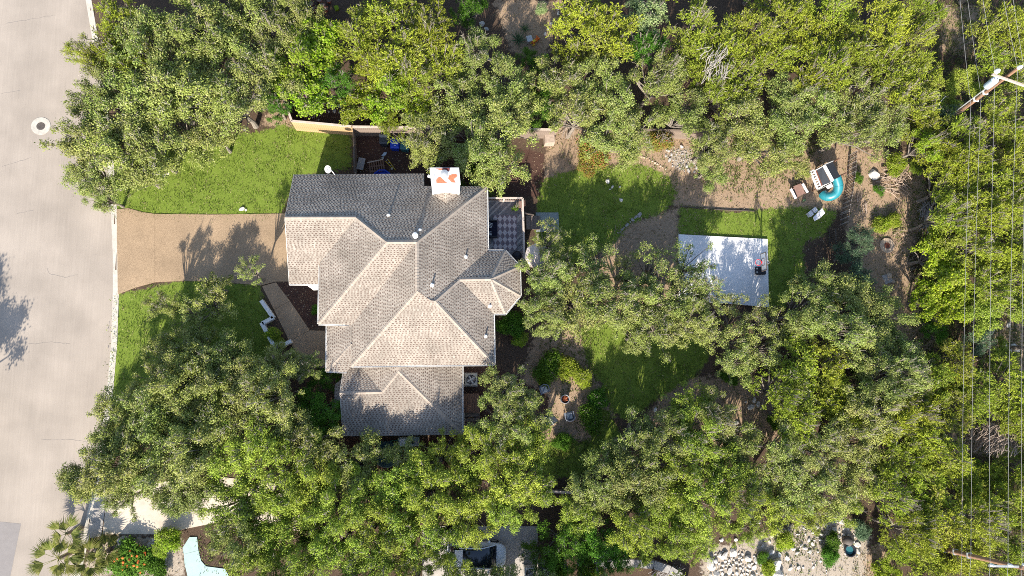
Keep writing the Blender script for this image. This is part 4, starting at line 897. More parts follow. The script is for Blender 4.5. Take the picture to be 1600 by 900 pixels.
OFF = """O -178 700 62 4.5;O -170 620 46 4;O 740 945 46 3;O 775 936 34 2.4;O 770 968 40 2.8;O 725 966 40 2.8;O 830 936 32 2.2;O 800 944 42 3;O 850 948 44 3.2;O 790 1010 56 5;O 860 1010 56 5;O 920 960 46 3.4;O 960 980 55 5;O 640 970 50 5;O 560 960 50 5;Y 430 960 45 5;J 1040 960 50 3.5;J 1480 960 45 3;J 1560 955 45 3;O 300 -50 55;O 460 -40 50;J 640 -40 55;O 780 -60 40;J 900 -45 50;J 1050 -45 50;J 1200 -40 50;J 1330 -40 50;J 1440 -50 50;J 1560 -40 50;J 1650 100 50;J 1655 250 55;J 1650 400 50;J 1650 540 50;J 1650 680 50;J 1650 800 50"""  # trees out of view; the row below the bottom edge is added to cast shade
SPEC = {'S': ('live_oak', 'open grey green live oak', 'tree'), 'O': ('live_oak', 'grey green live oak', 'tree'), 'Y': ('live_oak', 'bright green live oak', 'tree'), 'J': ('juniper_tree', 'yellow green juniper', 'tree'), 'L': ('broadleaf_tree', 'lime green broadleaf tree', 'tree'), 'D': ('evergreen_tree', 'deep green bushy tree', 'tree'), 'B': ('juniper_tree', 'blue green feathery tree', 'tree'), 'W': ('broadleaf_tree', 'pale whitish green leafy tree', 'tree')}
LM = [('manhole in the road', 64, 197), ('front lawn', 430, 240), ('driveway end at the road', 190, 390), ('white planter wall', 425, 510), ('golden cedar fence', 500, 200), ('blue recycling bin', 617, 224), ('chimney', 695, 280), ('deck', 790, 360), ('grey pad by the deck', 853, 345), ('dry brush pile by the fence', 885, 190), ('red tipped shrub', 920, 245), ('basketball hoop', 1190, 412), ('left end of the court', 1062, 420), ('lower edge of the court', 1165, 475), ('play tower', 1290, 275), ('toy picnic table', 1274, 333), ('transformer pole', 1575, 125), ('concrete ring behind the fence', 1385, 384), ('boxed pole at the lower right', 1440, 855), ('black fire bowl on the sand', 1320, 855), ('limestone boulders at the bottom', 1160, 880), ('fire pit circle', 881, 622), ('middle lawn', 1000, 580), ('small lower lawn', 880, 710), ('wooden landing by the wing', 735, 630), ('water box under the south eave', 640, 686), ('parked white car', 770, 868), ('neighbour driveway', 250, 800), ('fan palms by the road', 100, 860), ('west bay of the south wing', 524, 615), ('terracotta pots', 492, 12), ('orange toy by the top path', 836, 66), ('dry grass clearing at the upper right', 1500, 45), ('pale dry bush at the right', 1530, 680), ('brush heap beside the clearing', 1445, 345), ('north edge of the frame', 320, 0), ('white top leaf tree', 1008, 28), ('road kerb at the top left', 135, 40), ('teal path', 310, 870), ('curved stone wall', 1000, 882), ('dead grey tree top', 1115, 100)]
ORD = ['nearest to it', 'second nearest', 'third nearest', 'fourth nearest', 'fifth nearest', 'sixth nearest', 'seventh nearest', 'eighth nearest', 'ninth nearest', 'tenth nearest', 'eleventh nearest', 'twelfth nearest', 'thirteenth nearest', 'fourteenth nearest']
def parse(s):
    out = []
    for t in s.replace('\n', '').split(';'):
        q = t.split()
        if len(q) < 4 or float(q[3]) == 0: continue
        out.append((q[0], float(q[1]), float(q[2]), float(q[3]), float(q[4]) if len(q) > 4 else None))
    return out
tl = parse(TREES); keys = []
for c, x, y, r_, h in tl:
    best = sorted((math.hypot(x - a, y - b), nm, a, b) for nm, a, b in LM)[0]; dx, dy = x - best[2], y - best[3]
    dr = ('right of' if dx > 0 else 'left of') if abs(dx) > abs(dy) * 1.2 else ('below' if dy > 0 else 'above')
    keys.append((SPEC[c][1], dr, best[1], best[0] + x * 1e-5 + y * 1e-6))
def label_for(i):
    k = keys[i][:3]; same = sorted(keys[j][3] for j in range(len(keys)) if keys[j][:3] == k)
    s = f'{k[0]} {k[1]} the {k[2]}'
    return s if len(same) == 1 else s + ', ' + ORD[same.index(keys[i][3])]
used = {}
def plant_tree(c, x, y, r_, h, lab, group='trees'):
    rr = random.Random(int(x * 7 + y * 13)); big = c in 'OYJS'
    hc = h or rr.uniform(3.4, 4.8) * (1 if c != 'J' else .92); p = P(x, y, hc); s = r_ * (CH - hc) / FPX / 2.4 * 1.06
    kit = KIT[c]; k = used.get(c, 0); used[c] = k + 1; cm, tm = kit[k % len(kit)]
    t = thing(SPEC[c][0], lab, SPEC[c][2], (p.x, p.y, 0), group)
    an = rr.uniform(0, 2 * PI); sq = rr.uniform(.88, 1.14)
    o = bpy.data.objects.new('crown', cm); link(o); o.parent = t; o.location = (0, 0, hc - .25 * s); o.rotation_euler = (0, 0, an); o.scale = (s * sq, s / sq, s * rr.uniform(.9, 1.2))
    o = bpy.data.objects.new('trunk', tm); link(o); o.parent = t; o.rotation_euler = (0, 0, an); o.scale = (s * sq, s / sq, (hc - .25 * s) / 3.2)
    return t
for i, a in enumerate(tl): plant_tree(*a, label_for(i), {'S': 'live oaks', 'O': 'live oaks', 'Y': 'live oaks', 'J': 'junipers', 'L': 'broadleaf trees', 'D': 'evergreens', 'B': 'junipers', 'W': 'broadleaf trees'}[a[0]])
for a in parse(OFF): plant_tree(*a, SPEC[a[0]][1] + ' just outside the photo ' + ('left edge by the road' if a[1] < 0 else 'bottom edge, in the row added for shade' if a[2] > 900 else 'top edge' if a[2] < 0 else 'right edge'), 'trees outside the frame')

def shrub(code, px, py, r_, label, h=.45, name='shrub', cat='shrub', zs=1.0, group=None):
    p = P(px, py, h); s = r_ * .031 / .8; k = used.get(code, 0); used[code] = k + 1; cm, tm = KIT[code][k % len(KIT[code])]; rr = random.Random(int(px * 3 + py))
    t = thing(name, label, cat, (p.x, p.y, 0), group); an = rr.uniform(0, 6)
    o = bpy.data.objects.new('foliage', cm); link(o); o.parent = t; o.location = (0, 0, max(h, .35 * s * zs)); o.rotation_euler = (0, 0, an); o.scale = (s, s, s * zs)
    o = bpy.data.objects.new('stems', tm); link(o); o.parent = t; o.rotation_euler = (0, 0, an); o.scale = (s, s, max(h, .35 * s * zs) / .55)
    return t
for a in [('g', 857, 574, 24, 'round green shrub above the fire pit circle', .8), ('l', 910, 590, 17, 'small bright shrub right of the fire pit circle', .6), ('g', 932, 626, 19, 'upper of two dense shrubs at the lawn edge', .8), ('g', 921, 650, 24, 'large dense shrub beside the lower garden chair', .8),
          ('g', 800, 508, 24, 'dark green shrub at the corner by the east wall', .7), ('l', 812, 530, 14, 'small shrub under the oak by the east wall', .5), ('l', 984, 232, 15, 'vivid green shrub by the stone edging', .5), ('r', 925, 240, 30, 'green shrub with red tips below the back fence', .9), ('r', 1030, 222, 22, 'red tipped creeper over the old fence gap', 1.2),
          ('r', 915, 262, 18, 'low red flowering shrub on the edge of the lawn', .5), ('p', 462, 148, 16, 'dark purple leaved shrub behind the cedar fence', .8), ('p', 478, 140, 12, 'purple shrub branch beneath the lime tree', .9), ('l', 265, 842, 20, 'bright rounded shrub by the neighbour driveway', .7), ('l', 252, 858, 13, 'lower half of the shrub by the white stones', .5),
          ('g', 493, 483, 8, 'small green plant at the house wall in the mulch', .3), ('l', 427, 522, 13, 'leafy plant inside the white planter wall', .3), ('l', 437, 535, 10, 'yellow green plant at the planter corner', .3), ('l', 851, 596, 12, 'low weeds beside the left garden chair', .2), ('g', 878, 690, 16, 'low dark shrub over the small lower lawn', .4),
          ('l', 1398, 258, 20, 'green shrub beside the log heap', .6), ('g', 1373, 297, 10, 'green shrub below the white limestone rock', .5), ('l', 1430, 262, 14, 'green shrub right of the log heap', .6), ('g', 1340, 278, 10, 'small dark shrub beside the picket fence', .4), ('l', 1393, 346, 15, 'light green weedy mound by the concrete ring', .3), ('l', 1375, 352, 18, 'weedy green clump left of the concrete ring', .3),
          ('g', 1300, 845, 14, 'dark bush left of the black fire bowl', .5), ('b', 1345, 828, 16, 'silvery green bush right of the black fire bowl', .5), ('g', 1295, 868, 16, 'low bush below left of the fire bowl', .4), ('l', 1225, 845, 16, 'bright green weed clump above the boulders', .4), ('l', 1200, 888, 14, 'green weed clump between the boulders', .3), ('g', 1190, 870, 10, 'small green weed in the boulder gap', .3),
          ('g', 1340, 582, 14, 'small dark green bush right of the middle lawn', .5), ('l', 885, 575, 22, 'pale weedy clump between the garden shrubs', .2), ('g', 1140, 588, 15, 'round dark bush at the corner of the middle lawn', .6), ('w', 845, 15, 12, 'pale green sapling beside the top path', .6), ('g', 1210, 660, 14, 'dark bush in the brown clearing', .5),
          ('g', 245, 885, 18, 'dark bush beneath the teal path', .3), ('g', 870, 888, 20, 'dark leafy bush at the bottom near the air conditioners', .5), ('l', 920, 893, 18, 'green bush at the bottom under the curved wall', .5), ('g', 806, 325, 6, 'small green potted plant on the deck', 1.45), ('l', 640, 595, 0, '', .3)]:
    if a[3]: shrub(*a)
# lantana with orange blooms
lt = shrub('g', 208, 874, 34, 'green lantana bush with orange blooms by the road corner', .35, 'flowering_bush', 'shrub', .5)
fb = random.Random(8)
for k in range(26):
    a, q = fb.uniform(0, 6.28), math.sqrt(fb.random()) * 1.25; p = lt.location + Vector((math.cos(a) * q, math.sin(a) * q * .8, 1.0 + fb.uniform(-.08, .08) - (q / 1.25) ** 2 * .5))
    MB().lathe(p, [(.02, -.05), (.085, .0), (.07, .035), (.02, .05)], 8).build('bloom', M['flower'], lt)

# ------------------------------------------------------------------ fan palms by the road corner
def fan(mb, base, tip, spread, n, rr):
    """one palmate leaf: blades radiating from the end of the stalk"""
    base, tip = Vector(base), Vector(tip); d = (tip - base).normalized(); s = d.cross(Vector((0, 0, 1))).normalized(); u = s.cross(d).normalized()
    for k in range(n):
        a = (k / (n - 1) - .5) * spread; L = 1.05 * (1 - .25 * abs(a) / (spread / 2)) * rr.uniform(.85, 1.1)
        v = (d * math.cos(a) + s * math.sin(a)).normalized(); w = v.cross(u).normalized() * .034; m_ = tip + v * L * .5 + u * .03; e = tip + v * L - Vector((0, 0, rr.uniform(.02, .16)))
        mb.add([tip - w * .3, tip + w * .3, m_ + w, e, m_ - w, m_ + u * .02], [(0, 1, 5), (1, 2, 5), (2, 3, 5), (3, 4, 5), (4, 0, 5)])
def palm(px, py, h, nf, label, seed, R=1.0):
    rr = random.Random(seed); p = P(px, py, h); t = thing('fan_palm', label, 'palm', (p.x, p.y, 0), 'fan palms by the road')
    top = Vector((p.x, p.y, h)); MB().tube([(p.x, p.y, -.1), (p.x + .04, p.y, h * .5), top], [.17, .14, .11], 10).build('trunk', M['log'], t)
    for k in range(nf):
        a = 2.4 * k + rr.uniform(-.3, .3); el = rr.uniform(-.35, .8); L = R * rr.uniform(.3, .85)
        tip = top + Vector((math.cos(a) * math.cos(el), math.sin(a) * math.cos(el), math.sin(el))) * L
        mb = MB(); mb.tube([top, top.lerp(tip, .5) + Vector((0, 0, .08)), tip], [.02, .015, .012], 5); fan(mb, top, tip, rr.uniform(1.2, 2.0), 15, rr); mb.build('frond', M['palm'], t)
palm(92, 872, 1.5, 15, 'large fan palm whose fronds hang over the road edge', 4, 1.05)
palm(104, 834, 1.7, 7, 'slim fan palm standing tallest above the road corner', 9, .75)
palm(140, 872, .9, 11, 'low yellowish fan palm right of the large palm', 14, .85)
palm(165, 862, .6, 7, 'small fan palm between the palm group and the boulder', 21, .7)
def agave(px, py, r_, label, seed, m='agave'):
    p = P(px, py, .2); t = thing('agave_plant', label, 'plant', (p.x, p.y, 0)); rr = random.Random(seed)
    for k in range(22):
        a = 2.4 * k; el = .2 + .9 * k / 22; d = Vector((math.cos(a) * math.cos(el), math.sin(a) * math.cos(el), math.sin(el))); s = Vector((-math.sin(a), math.cos(a), 0)) * .05 * r_; e = Vector((p.x, p.y, .05)) + d * r_
        b0 = Vector((p.x, p.y, .05)); m_ = b0.lerp(e, .4); MB().add([b0 - s * .6, b0 + s * .6, m_ + s, e, m_ - s], [(0, 1, 2, 3, 4)]).build('leaf', M[m], t)
agave(810, 62, .9, 'dark spiky rosette plant left of the orange toy', 1); agave(820, 45, .6, 'small spiky rosette plant by the top path', 2)

# ------------------------------------------------------------------ utility poles and wires
z1 = 10.5
pole = thing('utility_pole', 'leaning looking timber utility pole carrying a grey transformer', 'utility pole', P(1452, 210)); a, b = P(1452, 210, 0), P(1590, 107, z1)
MB().tube([a - Vector((0, 0, .3)), a.lerp(b, .5), b], [.17, .14, .11], 14).build('pole', M['pole_wood'], pole)
ca_, cb = P(1550, 116, 9.7), P(1612, 138, 9.7); arm = MB().bar(ca_, cb, .12, .14).build('crossarm', M['arm_wood'], pole)
pm = a.lerp(b, .86); am = ca_.lerp(cb, .42)
for k in (.22, .62): MB().bar(pm, ca_.lerp(cb, k) - Vector((0, 0, .05)), .05, .02).build('brace', M['arm_wood'], pole)
def insul(p, parent, r_=.10): MB().lathe(p, [(.03, -.02), (.05, .05), (r_, .08), (r_ * .8, .2), (r_, .22), (r_ * .55, .36), (.03, .38)], 12).build('insulator', M['flash'], parent)
insul(P(1555, 113, 9.75), pole, .17); insul(b, pole, .14); insul(P(1605, 135, 9.75), pole, .14)
tp_ = a.lerp(b, .80); td = (a.lerp(b, 1) - a).normalized(); tr = tp_ + Vector((-.42, .05, 0))
tc_ = MB(); tc_.tube([tr - td * .45, tr + td * .42], .25, 18); tc_.build('transformer', M['grey_can'], pole)
MB().tube([tr + td * .42, tr + td * .47], .20, 14).build('transformer_lid', M['flash'], pole)
for s_ in (-.1, .12): MB().tube([tr + td * .45 + Vector((s_, 0, 0)), tr + td * .62 + Vector((s_, 0, .1))], [.045, .03], 8).build('bushing', M['flash'], pole)
MB().box(tp_ + Vector((-.18, .02, 0)), (.2, .08, .5)).build('bracket', M['iron'], pole)
c0, c1 = a.lerp(b, .02) + Vector((-.2, .12, 0)), a.lerp(b, .72) + Vector((-.2, .12, 0)); MB().tube([c0, c1], .045, 8).build('conduit', M['steel'], pole)
MB().tube([c1, a.lerp(b, .78) + Vector((-.16, .1, 0))], .06, 8).build('cable_riser', M['black'], pole)
for k in (.58, .68): MB().box(a.lerp(b, k), (.34, .3, .12)).build('clamp', M['flash'], pole)
MB().bar(P(1478, 150, 3.2), P(1461, 168, 3.0), .03, .03).build('support_stub', M['steel'], pole)
pole2 = thing('utility_pole', 'timber utility pole with a small white box low on it', 'utility pole', P(1430, 848)); a2, b2_ = P(1430, 848, 0), P(1600, 888, 9.9)
MB().tube([a2 - Vector((0, 0, .3)), a2.lerp(b2_, .5), b2_], [.18, .15, .12], 14).build('pole', M['pole_wood'], pole2)
MB().box(P(1451, 859, 1.9), (.34, .3, .5)).build('meter_box', M['flash'], pole2); MB().box(P(1447, 852, 1.9), (.3, .2, .2)).build('meter_bracket', M['arm_wood'], pole2)
MB().bar(P(1545, 884, 9.6), P(1622, 886, 9.6), .12, .14).build('crossarm', M['steel'], pole2)
for q in (1547, 1575, 1597): insul(P(q, 882, 9.7), pole2)
for k in (.32, .42, .55): MB().box(a2.lerp(b2_, k), (.36, .36, .1)).build('clamp', M['steel'], pole2)
def wire(label, pts, rad=.0095):
    W_ = [P(*q) for q in pts]; out = []
    for p, q in zip(W_[:-1], W_[1:]):
        n = 10
        for i in range(n): t = i / n; out.append(p.lerp(q, t) - Vector((0, 0, .25 * 4 * t * (1 - t) * min(1, (q - p).length / 40))))
    out.append(W_[-1]); tag(MB().tube(out, rad, 5).build('power_line', M['wire']), label, 'cable', 'overhead wires')
wire('leftmost overhead wire beside the right hand woods', [(1495, -60, 6.2), (1517, 164, 6.4), (1503, 863, 5.2), (1500, 960, 5.4)])
wire('second overhead wire from the left', [(1505, -60, 6.9), (1533, 150, 6.9), (1517, 867, 6.0), (1513, 960, 6.2)])
wire('middle overhead wire running from the white insulator', [(1527, -60, 9.9), (1555, 112, 10.0), (1547, 882, 9.9), (1543, 960, 9.9)])
wire('fourth overhead wire from the pole tip', [(1558, -60, 10.6), (1590, 107, 10.7), (1575, 882, 9.9), (1572, 960, 9.9)])
wire('rightmost overhead wire at the photo edge', [(1575, -60, 9.9), (1605, 135, 10.0), (1597, 882, 9.9), (1595, 960, 9.9)])

# ------------------------------------------------------------------ basketball hoop on the court
hp = thing('basketball_hoop', 'portable basketball hoop with a clear backboard and black base on the court', 'basketball hoop', P(1189, 423, .16))
bz = .16; bc = P(1189, 423, bz + .15)
MB().box((bc.x - .05, bc.y, bz + .16), (.80, .62, .26)).build('base', M['black'], hp, bevel=.06)
for k in (-1, 1): MB().lathe((bc.x - .38, bc.y + k * .14, bz + .29), [(.07, 0), (.07, .02)], 12).build('filler_cap', M['mesh_grey'], hp)
bb0, bb1 = P(1189.7, 397, 2.75), P(1190, 424, 2.75); bx = (bb0.x + bb1.x) / 2; byc = (bb0.y + bb1.y) / 2; bw = abs(bb0.y - bb1.y); bh = .75
MB().tube([(bc.x + .15, bc.y, bz + .2), (bx + .62, byc - .1, 2.2), (bx + .5, byc, 3.0)], [.06, .055, .05], 10).build('pole', M['iron'], hp)
for s_ in (-1, 1):
    MB().bar((bx + .5, byc + s_ * .08, 2.4), (bx + .04, byc + s_ * .16, 2.95), .04, .04).build('lift_arm', M['steel'], hp); MB().bar((bx + .5, byc + s_ * .08, 2.9), (bx + .04, byc + s_ * .16, 3.35), .04, .04).build('lift_arm', M['steel'], hp)
MB().box((bx, byc, 2.75 + bh / 2), (.02, bw - .06, bh - .06)).build('backboard', M['board'], hp)
fb_ = MB()
for s_ in (-1, 1): fb_.box((bx, byc + s_ * bw / 2, 2.75 + bh / 2), (.05, .05, bh + .05)); fb_.box((bx, byc, 2.75 + bh / 2 + s_ * bh / 2), (.052, bw + .05, .05))
fb_.build('backboard_frame', M['iron'], hp)
sq_ = MB()
for s_ in (-1, 1): sq_.box((bx - .014, byc + s_ * .25, 3.05), (.008, .04, .38)); sq_.box((bx - .014, byc, 3.05 + s_ * .19), (.008, .54, .04))
sq_.build('target_square', M['iron'], hp)
rn = MB(); rc_ = Vector((bx - .30, byc, 2.86)); rn.tube([rc_ + Vector((math.cos(2 * PI * i / 20) * .225, math.sin(2 * PI * i / 20) * .225, 0)) for i in range(21)], .016, 6, cap=False); rn.box((bx - .05, byc, 2.86), (.10, .16, .05)); rn.build('rim', M['red'], hp)
nt = MB()
for i in range(12):
    a = 2 * PI * i / 12; nt.tube([rc_ + Vector((math.cos(a) * .22, math.sin(a) * .22, 0)), rc_ + Vector((math.cos(a + .3) * .16, math.sin(a + .3) * .16, -.22)), rc_ + Vector((math.cos(a) * .13, math.sin(a) * .13, -.42))], .006, 4, cap=False)
nt.build('net', M['net'], hp)

# ------------------------------------------------------------------ play tower with tube slide, toy bench, toy picnic table
tw = thing('play_tower', 'wooden play tower with charcoal roof panels and turquoise tube slide', 'play tower', P(1288, 280)); zr, ze = 2.7, 2.25
u0, u1 = P(1287, 258.5, zr), P(1300.5, 283, zr)
ad = (u1 - u0).normalized(); pd = Vector((ad.y, -ad.x, 0)) * (1 if Vector((ad.y, -ad.x, 0)).x > 0 else -1)
def quad_panel(name, pts, m, th=.05): MB().slab3([Vector(p) for p in pts], th).build(name, M[m], tw)
quad_panel('roof_panel', [P(1275, 266, ze), P(1285, 260, zr), P(1297.5, 285, zr), P(1284.5, 290.5, ze)], 'tower_roof'); quad_panel('roof_panel', [P(1289, 257.5, zr), P(1301, 252, ze), P(1313, 276, ze), P(1301.5, 281.5, zr)], 'tower_roof')
for s_ in (-1, 1): MB().bar(u0 + pd * .07 * s_ + Vector((0, 0, .04)), u1 + pd * .07 * s_ + Vector((0, 0, .04)), .10, .08).build('ridge_board', M['white'], tw)
MB().bar(P(1275, 266.2, ze + .03), P(1284.5, 290.5, ze + .03), .05, .08).build('trim_board', M['clay'], tw)
for q0, q1 in (((1274.5, 266, ze), (1286.5, 259.5, zr)), ((1284.5, 291, ze), (1301, 283, zr)), ((1288, 257.5, zr), (1301.5, 251.7, ze))): MB().bar(P(*q0), P(*q1), .05, .1).build('rake_board', M['white'], tw)
l0, l1, l2, l3 = P(1266, 268, 1.75), P(1272, 265.8, 1.75), P(1284, 292, 1.75), P(1277, 295.2, 1.75)
for a, b in ((l0, l3), (l1, l2)): MB().bar(a, b, .13, .06).build('ladder_side', M['toy_white'], tw)
for k in range(8): f = k / 7; MB().bar(l0.lerp(l3, f), l1.lerp(l2, f), .10, .05).build('ladder_rung', M['toy_white'], tw)
pt = [P(1272, 267, 1.3), P(1300, 254, 1.3), P(1311, 276, 1.3), P(1283, 291, 1.3)]; quad_panel('platform', pt, 'wood_brown', .1)
for p in pt: MB().bar((p.x, p.y, 0), (p.x, p.y, 2.3), .10, .10, up=(0, 1, 0)).build('post', M['wood_brown'], tw)
MB().bar(P(1278, 297, .9), P(1290, 291, 2.1), .05, .05).build('grab_rail', M['mesh_grey'], tw)
sp = [(1306, 276, 1.55), (1308.5, 283, 1.45), (1310, 291, 1.3), (1308, 299, 1.1), (1302, 305, .9), (1295, 307, .72), (1289, 306, .55), (1285.5, 303, .42)]
ctl = [P(*q) for q in sp]; ps = []
for i in range(len(ctl) - 1):
    p0, p1_, p2_, p3_ = ctl[max(i - 1, 0)], ctl[i], ctl[i + 1], ctl[min(i + 2, len(ctl) - 1)]
    for k in range(5):
        t = k / 5; ps.append(.5 * ((2 * p1_) + (p2_ - p0) * t + (2 * p0 - 5 * p1_ + 4 * p2_ - p3_) * t * t + (3 * p1_ - p0 - 3 * p2_ + p3_) * t ** 3))
ps.append(ctl[-1]); MB().tube(ps, .36, 20, cap=False).build('tube_slide', M['slide'], tw, smooth=True)
for i in (9, 18, 27): MB().tube([ps[i], ps[i].lerp(ps[i + 1], .3)], .385, 20, cap=False).build('slide_flange', M['slide'], tw, smooth=True)
MB().tube([ps[-2], ps[-1]], .33, 18).build('slide_opening', M['dark_bin'], tw)
MB().box(P(1296, 291, .9), (.22, .3, .5), .5).build('step_panel', M['toy_white'], tw)
tb = thing('toy_bench', 'brown toy sandbox bench with white side boards left of the tower', 'toy bench', P(1248, 299)); zb = .55
q = [P(x, y, zb) for x, y in [(1240, 291), (1251, 286.5), (1258, 302), (1247, 307.5)]]; MB().slab3(q, .06).build('seat_board', M['toy_brown'], tb)
for a, b in (((1235.5, 295), (1243.5, 310.5)), ((1254, 287), (1262, 301))): MB().bar(P(*a, zb + .05), P(*b, zb + .05), .16, .1).build('side_board', M['toy_white'], tb)
MB().bar(P(1238.8, 293, zb - .1), P(1246.5, 308.5, zb - .1), .12, .05).build('slot', M['black'], tb)
for x, y in ((1237, 296), (1244, 309), (1253, 288), (1260, 301)): p = P(x, y, .25); MB().box((p.x, p.y, .26), (.08, .08, .52), .5).build('leg', M['toy_brown'], tb)
pb = MB().lathe(P(1256, 313, .1), [(.10, -.1), (.12, .12), (.10, .14)], 12); tag(pb.build('toy_bucket', M['bluegreen']), 'small pale teal bucket below the brown toy bench', 'bucket')
pt_ = thing('toy_picnic_table', 'white plastic toy picnic table with two slatted seats on the grass', 'toy table', P(1274, 333)); zt = .52
MB().slab3([P(x, y, zt) for x, y in [(1270.5, 339.5), (1284.7, 325), (1289.2, 333), (1281, 341), (1273, 345.5)]], .05).build('table_top', M['toy_white'], pt_, bevel=.012)
for px, py in ((1266.8, 333.8), (1273.6, 328.2)):
    c = P(px, py, .32); R = Matrix.Rotation(.62, 3, 'Z')
    for k in range(4): MB().box(c + R @ Vector((0, -.15 + k * .1, 0)), (.36, .085, .04), .62).build('seat_slat', M['toy_white'], pt_)
    for a in (-1, 1): MB().box(c + R @ Vector((a * .15, 0, -.16)), (.05, .36, .3), .62).build('seat_leg', M['toy_white'], pt_)
for px, py in ((1275, 340), (1283, 331)): p = P(px, py, .2); MB().box((p.x, p.y, .24), (.1, .3, .48), .7).build('table_leg', M['toy_white'], pt_)
MB().box(P(1280, 337.5, zt + .01), (.22, .06, .015), .7).build('cup_slot', M['mesh_grey'], pt_)

# ------------------------------------------------------------------ fire pit circle
fp = thing('fire_pit', 'round steel fire pit drum full of rusty firewood', 'fire pit', P(881, 622)); f0 = P(881, 623.5, .0)
mb = MB(); n = 28; V = []
for r_, z in ((.30, 0), (.32, .62), (.29, .62), (.27, .25)):
    for k in range(n): V.append(f0 + Vector((math.cos(2 * PI * k / n) * r_, math.sin(2 * PI * k / n) * r_, z)))
mb.add(V, [(i * n + k, i * n + (k + 1) % n, (i + 1) * n + (k + 1) % n, (i + 1) * n + k) for i in range(3) for k in range(n)]); mb.build('drum', M['steel'], fp)
MB().lathe(f0, [(.27, .22), (.27, .3)], 20).build('ash_bed', M['ash'], fp)
for k in range(6): a = k * 1.1; MB().tube([f0 + Vector((math.cos(a) * .22, math.sin(a) * .22, .36)), f0 + Vector((math.cos(a + 2.6) * .22, math.sin(a + 2.6) * .22, .5))], .05, 7).build('firewood', M['ash'], fp)
def bucket_chair(px, py, rz, label):
    c = P(px, py, .4); c.z = 0; t = thing('garden_chair', label, 'chair', c, 'garden chairs at the fire pit'); R = Matrix.Rotation(rz, 3, 'Z')
    MB().slab3([c + R @ Vector(v) for v in ((-.3, -.3, .40), (.3, -.3, .42), (.27, .3, .38), (-.27, .3, .38))], .05).build('seat', M['chair'], t)
    MB().box(c + R @ Vector((0, -.02, .45)), (.44, .44, .09), rz).build('cushion', M['cushion'], t, bevel=.03)
    mb = MB()
    for k in range(7):
        a0 = PI * (.12 + k * .76 / 7); a1 = PI * (.12 + (k + 1) * .76 / 7); p0 = R @ Vector((math.cos(a0) * .36, math.sin(a0) * .34, 0)); p1_ = R @ Vector((math.cos(a1) * .36, math.sin(a1) * .34, 0))
        mb.slab3([c + p0 * .92 + Vector((0, 0, .84)), c + p1_ * .92 + Vector((0, 0, .84)), c + p1_ * 1.06 + Vector((0, 0, .86)), c + p0 * 1.06 + Vector((0, 0, .86))], .46)
    mb.build('backrest', M['chair'], t)
    for s_ in (-1, 1): MB().bar(c + R @ Vector((s_ * .33, -.3, .62)), c + R @ Vector((s_ * .33, .15, .66)), .07, .04).build('armrest', M['chair'], t)
    MB().bar(c + R @ Vector((-.2, -.2, .51)), c + R @ Vector((.2, .22, .51)), .08, .03).build('strap', M['chair'], t)
    for a in (-1, 1):
        for b in (-1, 1): MB().box(c + R @ Vector((a * .26, b * .26, .2)), (.05, .05, .4), rz).build('leg', M['chair'], t)
bucket_chair(850, 608, .35, 'slate garden chair with pale cushion left of the fire pit'); bucket_chair(889.5, 650.5, -2.9, 'slate garden chair with its dark back below the fire pit')
mt = MB(); mt.slab3([P(x, y, .03) for x, y in [(846, 655), (860, 645), (872, 658), (857, 668)]], .03); tag(mt.build('ground_mat', M['dark_bin']), 'dark square mat on the ground under the oak near the chairs', 'mat')
tag(MB().tube([P(857, 651, .06), P(865.5, 664, .06)], .022, 8).build('metal_rod', M['steel']), 'pale metal rod lying across the dark mat', 'rod')

# ------------------------------------------------------------------ parked car at the bottom
car = thing('parked_car', 'white hatchback with dark glass roof parked half under the oaks', 'car', P(735, 868)); c0 = P(791, 868, .6); c0.z = 0; CR = Matrix.Rotation(math.radians(-2.5), 3, 'Z')
def cw(x, y, z): return c0 + CR @ Vector((-x, y, z))       # x measured back from the nose
def loft(st, name, m, parent, ns=14):
    mb = MB(); V = []
    for x, zl, zh, hw, k in st:
        for i in range(ns):
            a = 2 * PI * (i + .5) / ns; ca_, sa_ = math.cos(a), math.sin(a); e = k
            y = hw * math.copysign(abs(ca_) ** e, ca_); z = (zl + zh) / 2 + (zh - zl) / 2 * math.copysign(abs(sa_) ** e, sa_); V.append(cw(x, y, z))
    n = len(st); F = [(i * ns + k, (i + 1) * ns + k, (i + 1) * ns + (k + 1) % ns, i * ns + (k + 1) % ns) for i in range(n - 1) for k in range(ns)] + [tuple(range(ns)), tuple(range((n - 1) * ns, n * ns))[::-1]]
    mb.add(V, F); return mb.build(name, M[m], parent, smooth=True)
loft([(0, .35, .60, .34, .6), (.07, .30, .70, .55, .5), (.22, .26, .78, .72, .48), (.5, .22, .87, .84, .45), (1.0, .2, .96, .90, .42), (1.6, .2, 1.0, .92, .42), (2.6, .2, 1.0, .92, .42), (3.6, .2, 1.02, .91, .42), (4.0, .25, 1.0, .86, .45), (4.25, .35, .85, .7, .5)], 'body', 'car', car)
loft([(.72, .86, .98, .74, .4), (1.25, .88, 1.26, .73, .4), (1.65, .9, 1.46, .68, .42), (2.4, .9, 1.52, .67, .42), (3.2, .9, 1.47, .66, .42), (3.9, .9, 1.1, .68, .42)], 'windows', 'glass', car)
MB().slab3([cw(3.05, -.55, 1.515), cw(3.05, .55, 1.515), cw(3.6, .52, 1.40), cw(3.6, -.52, 1.40)], .03).build('roof', M['car'], car)
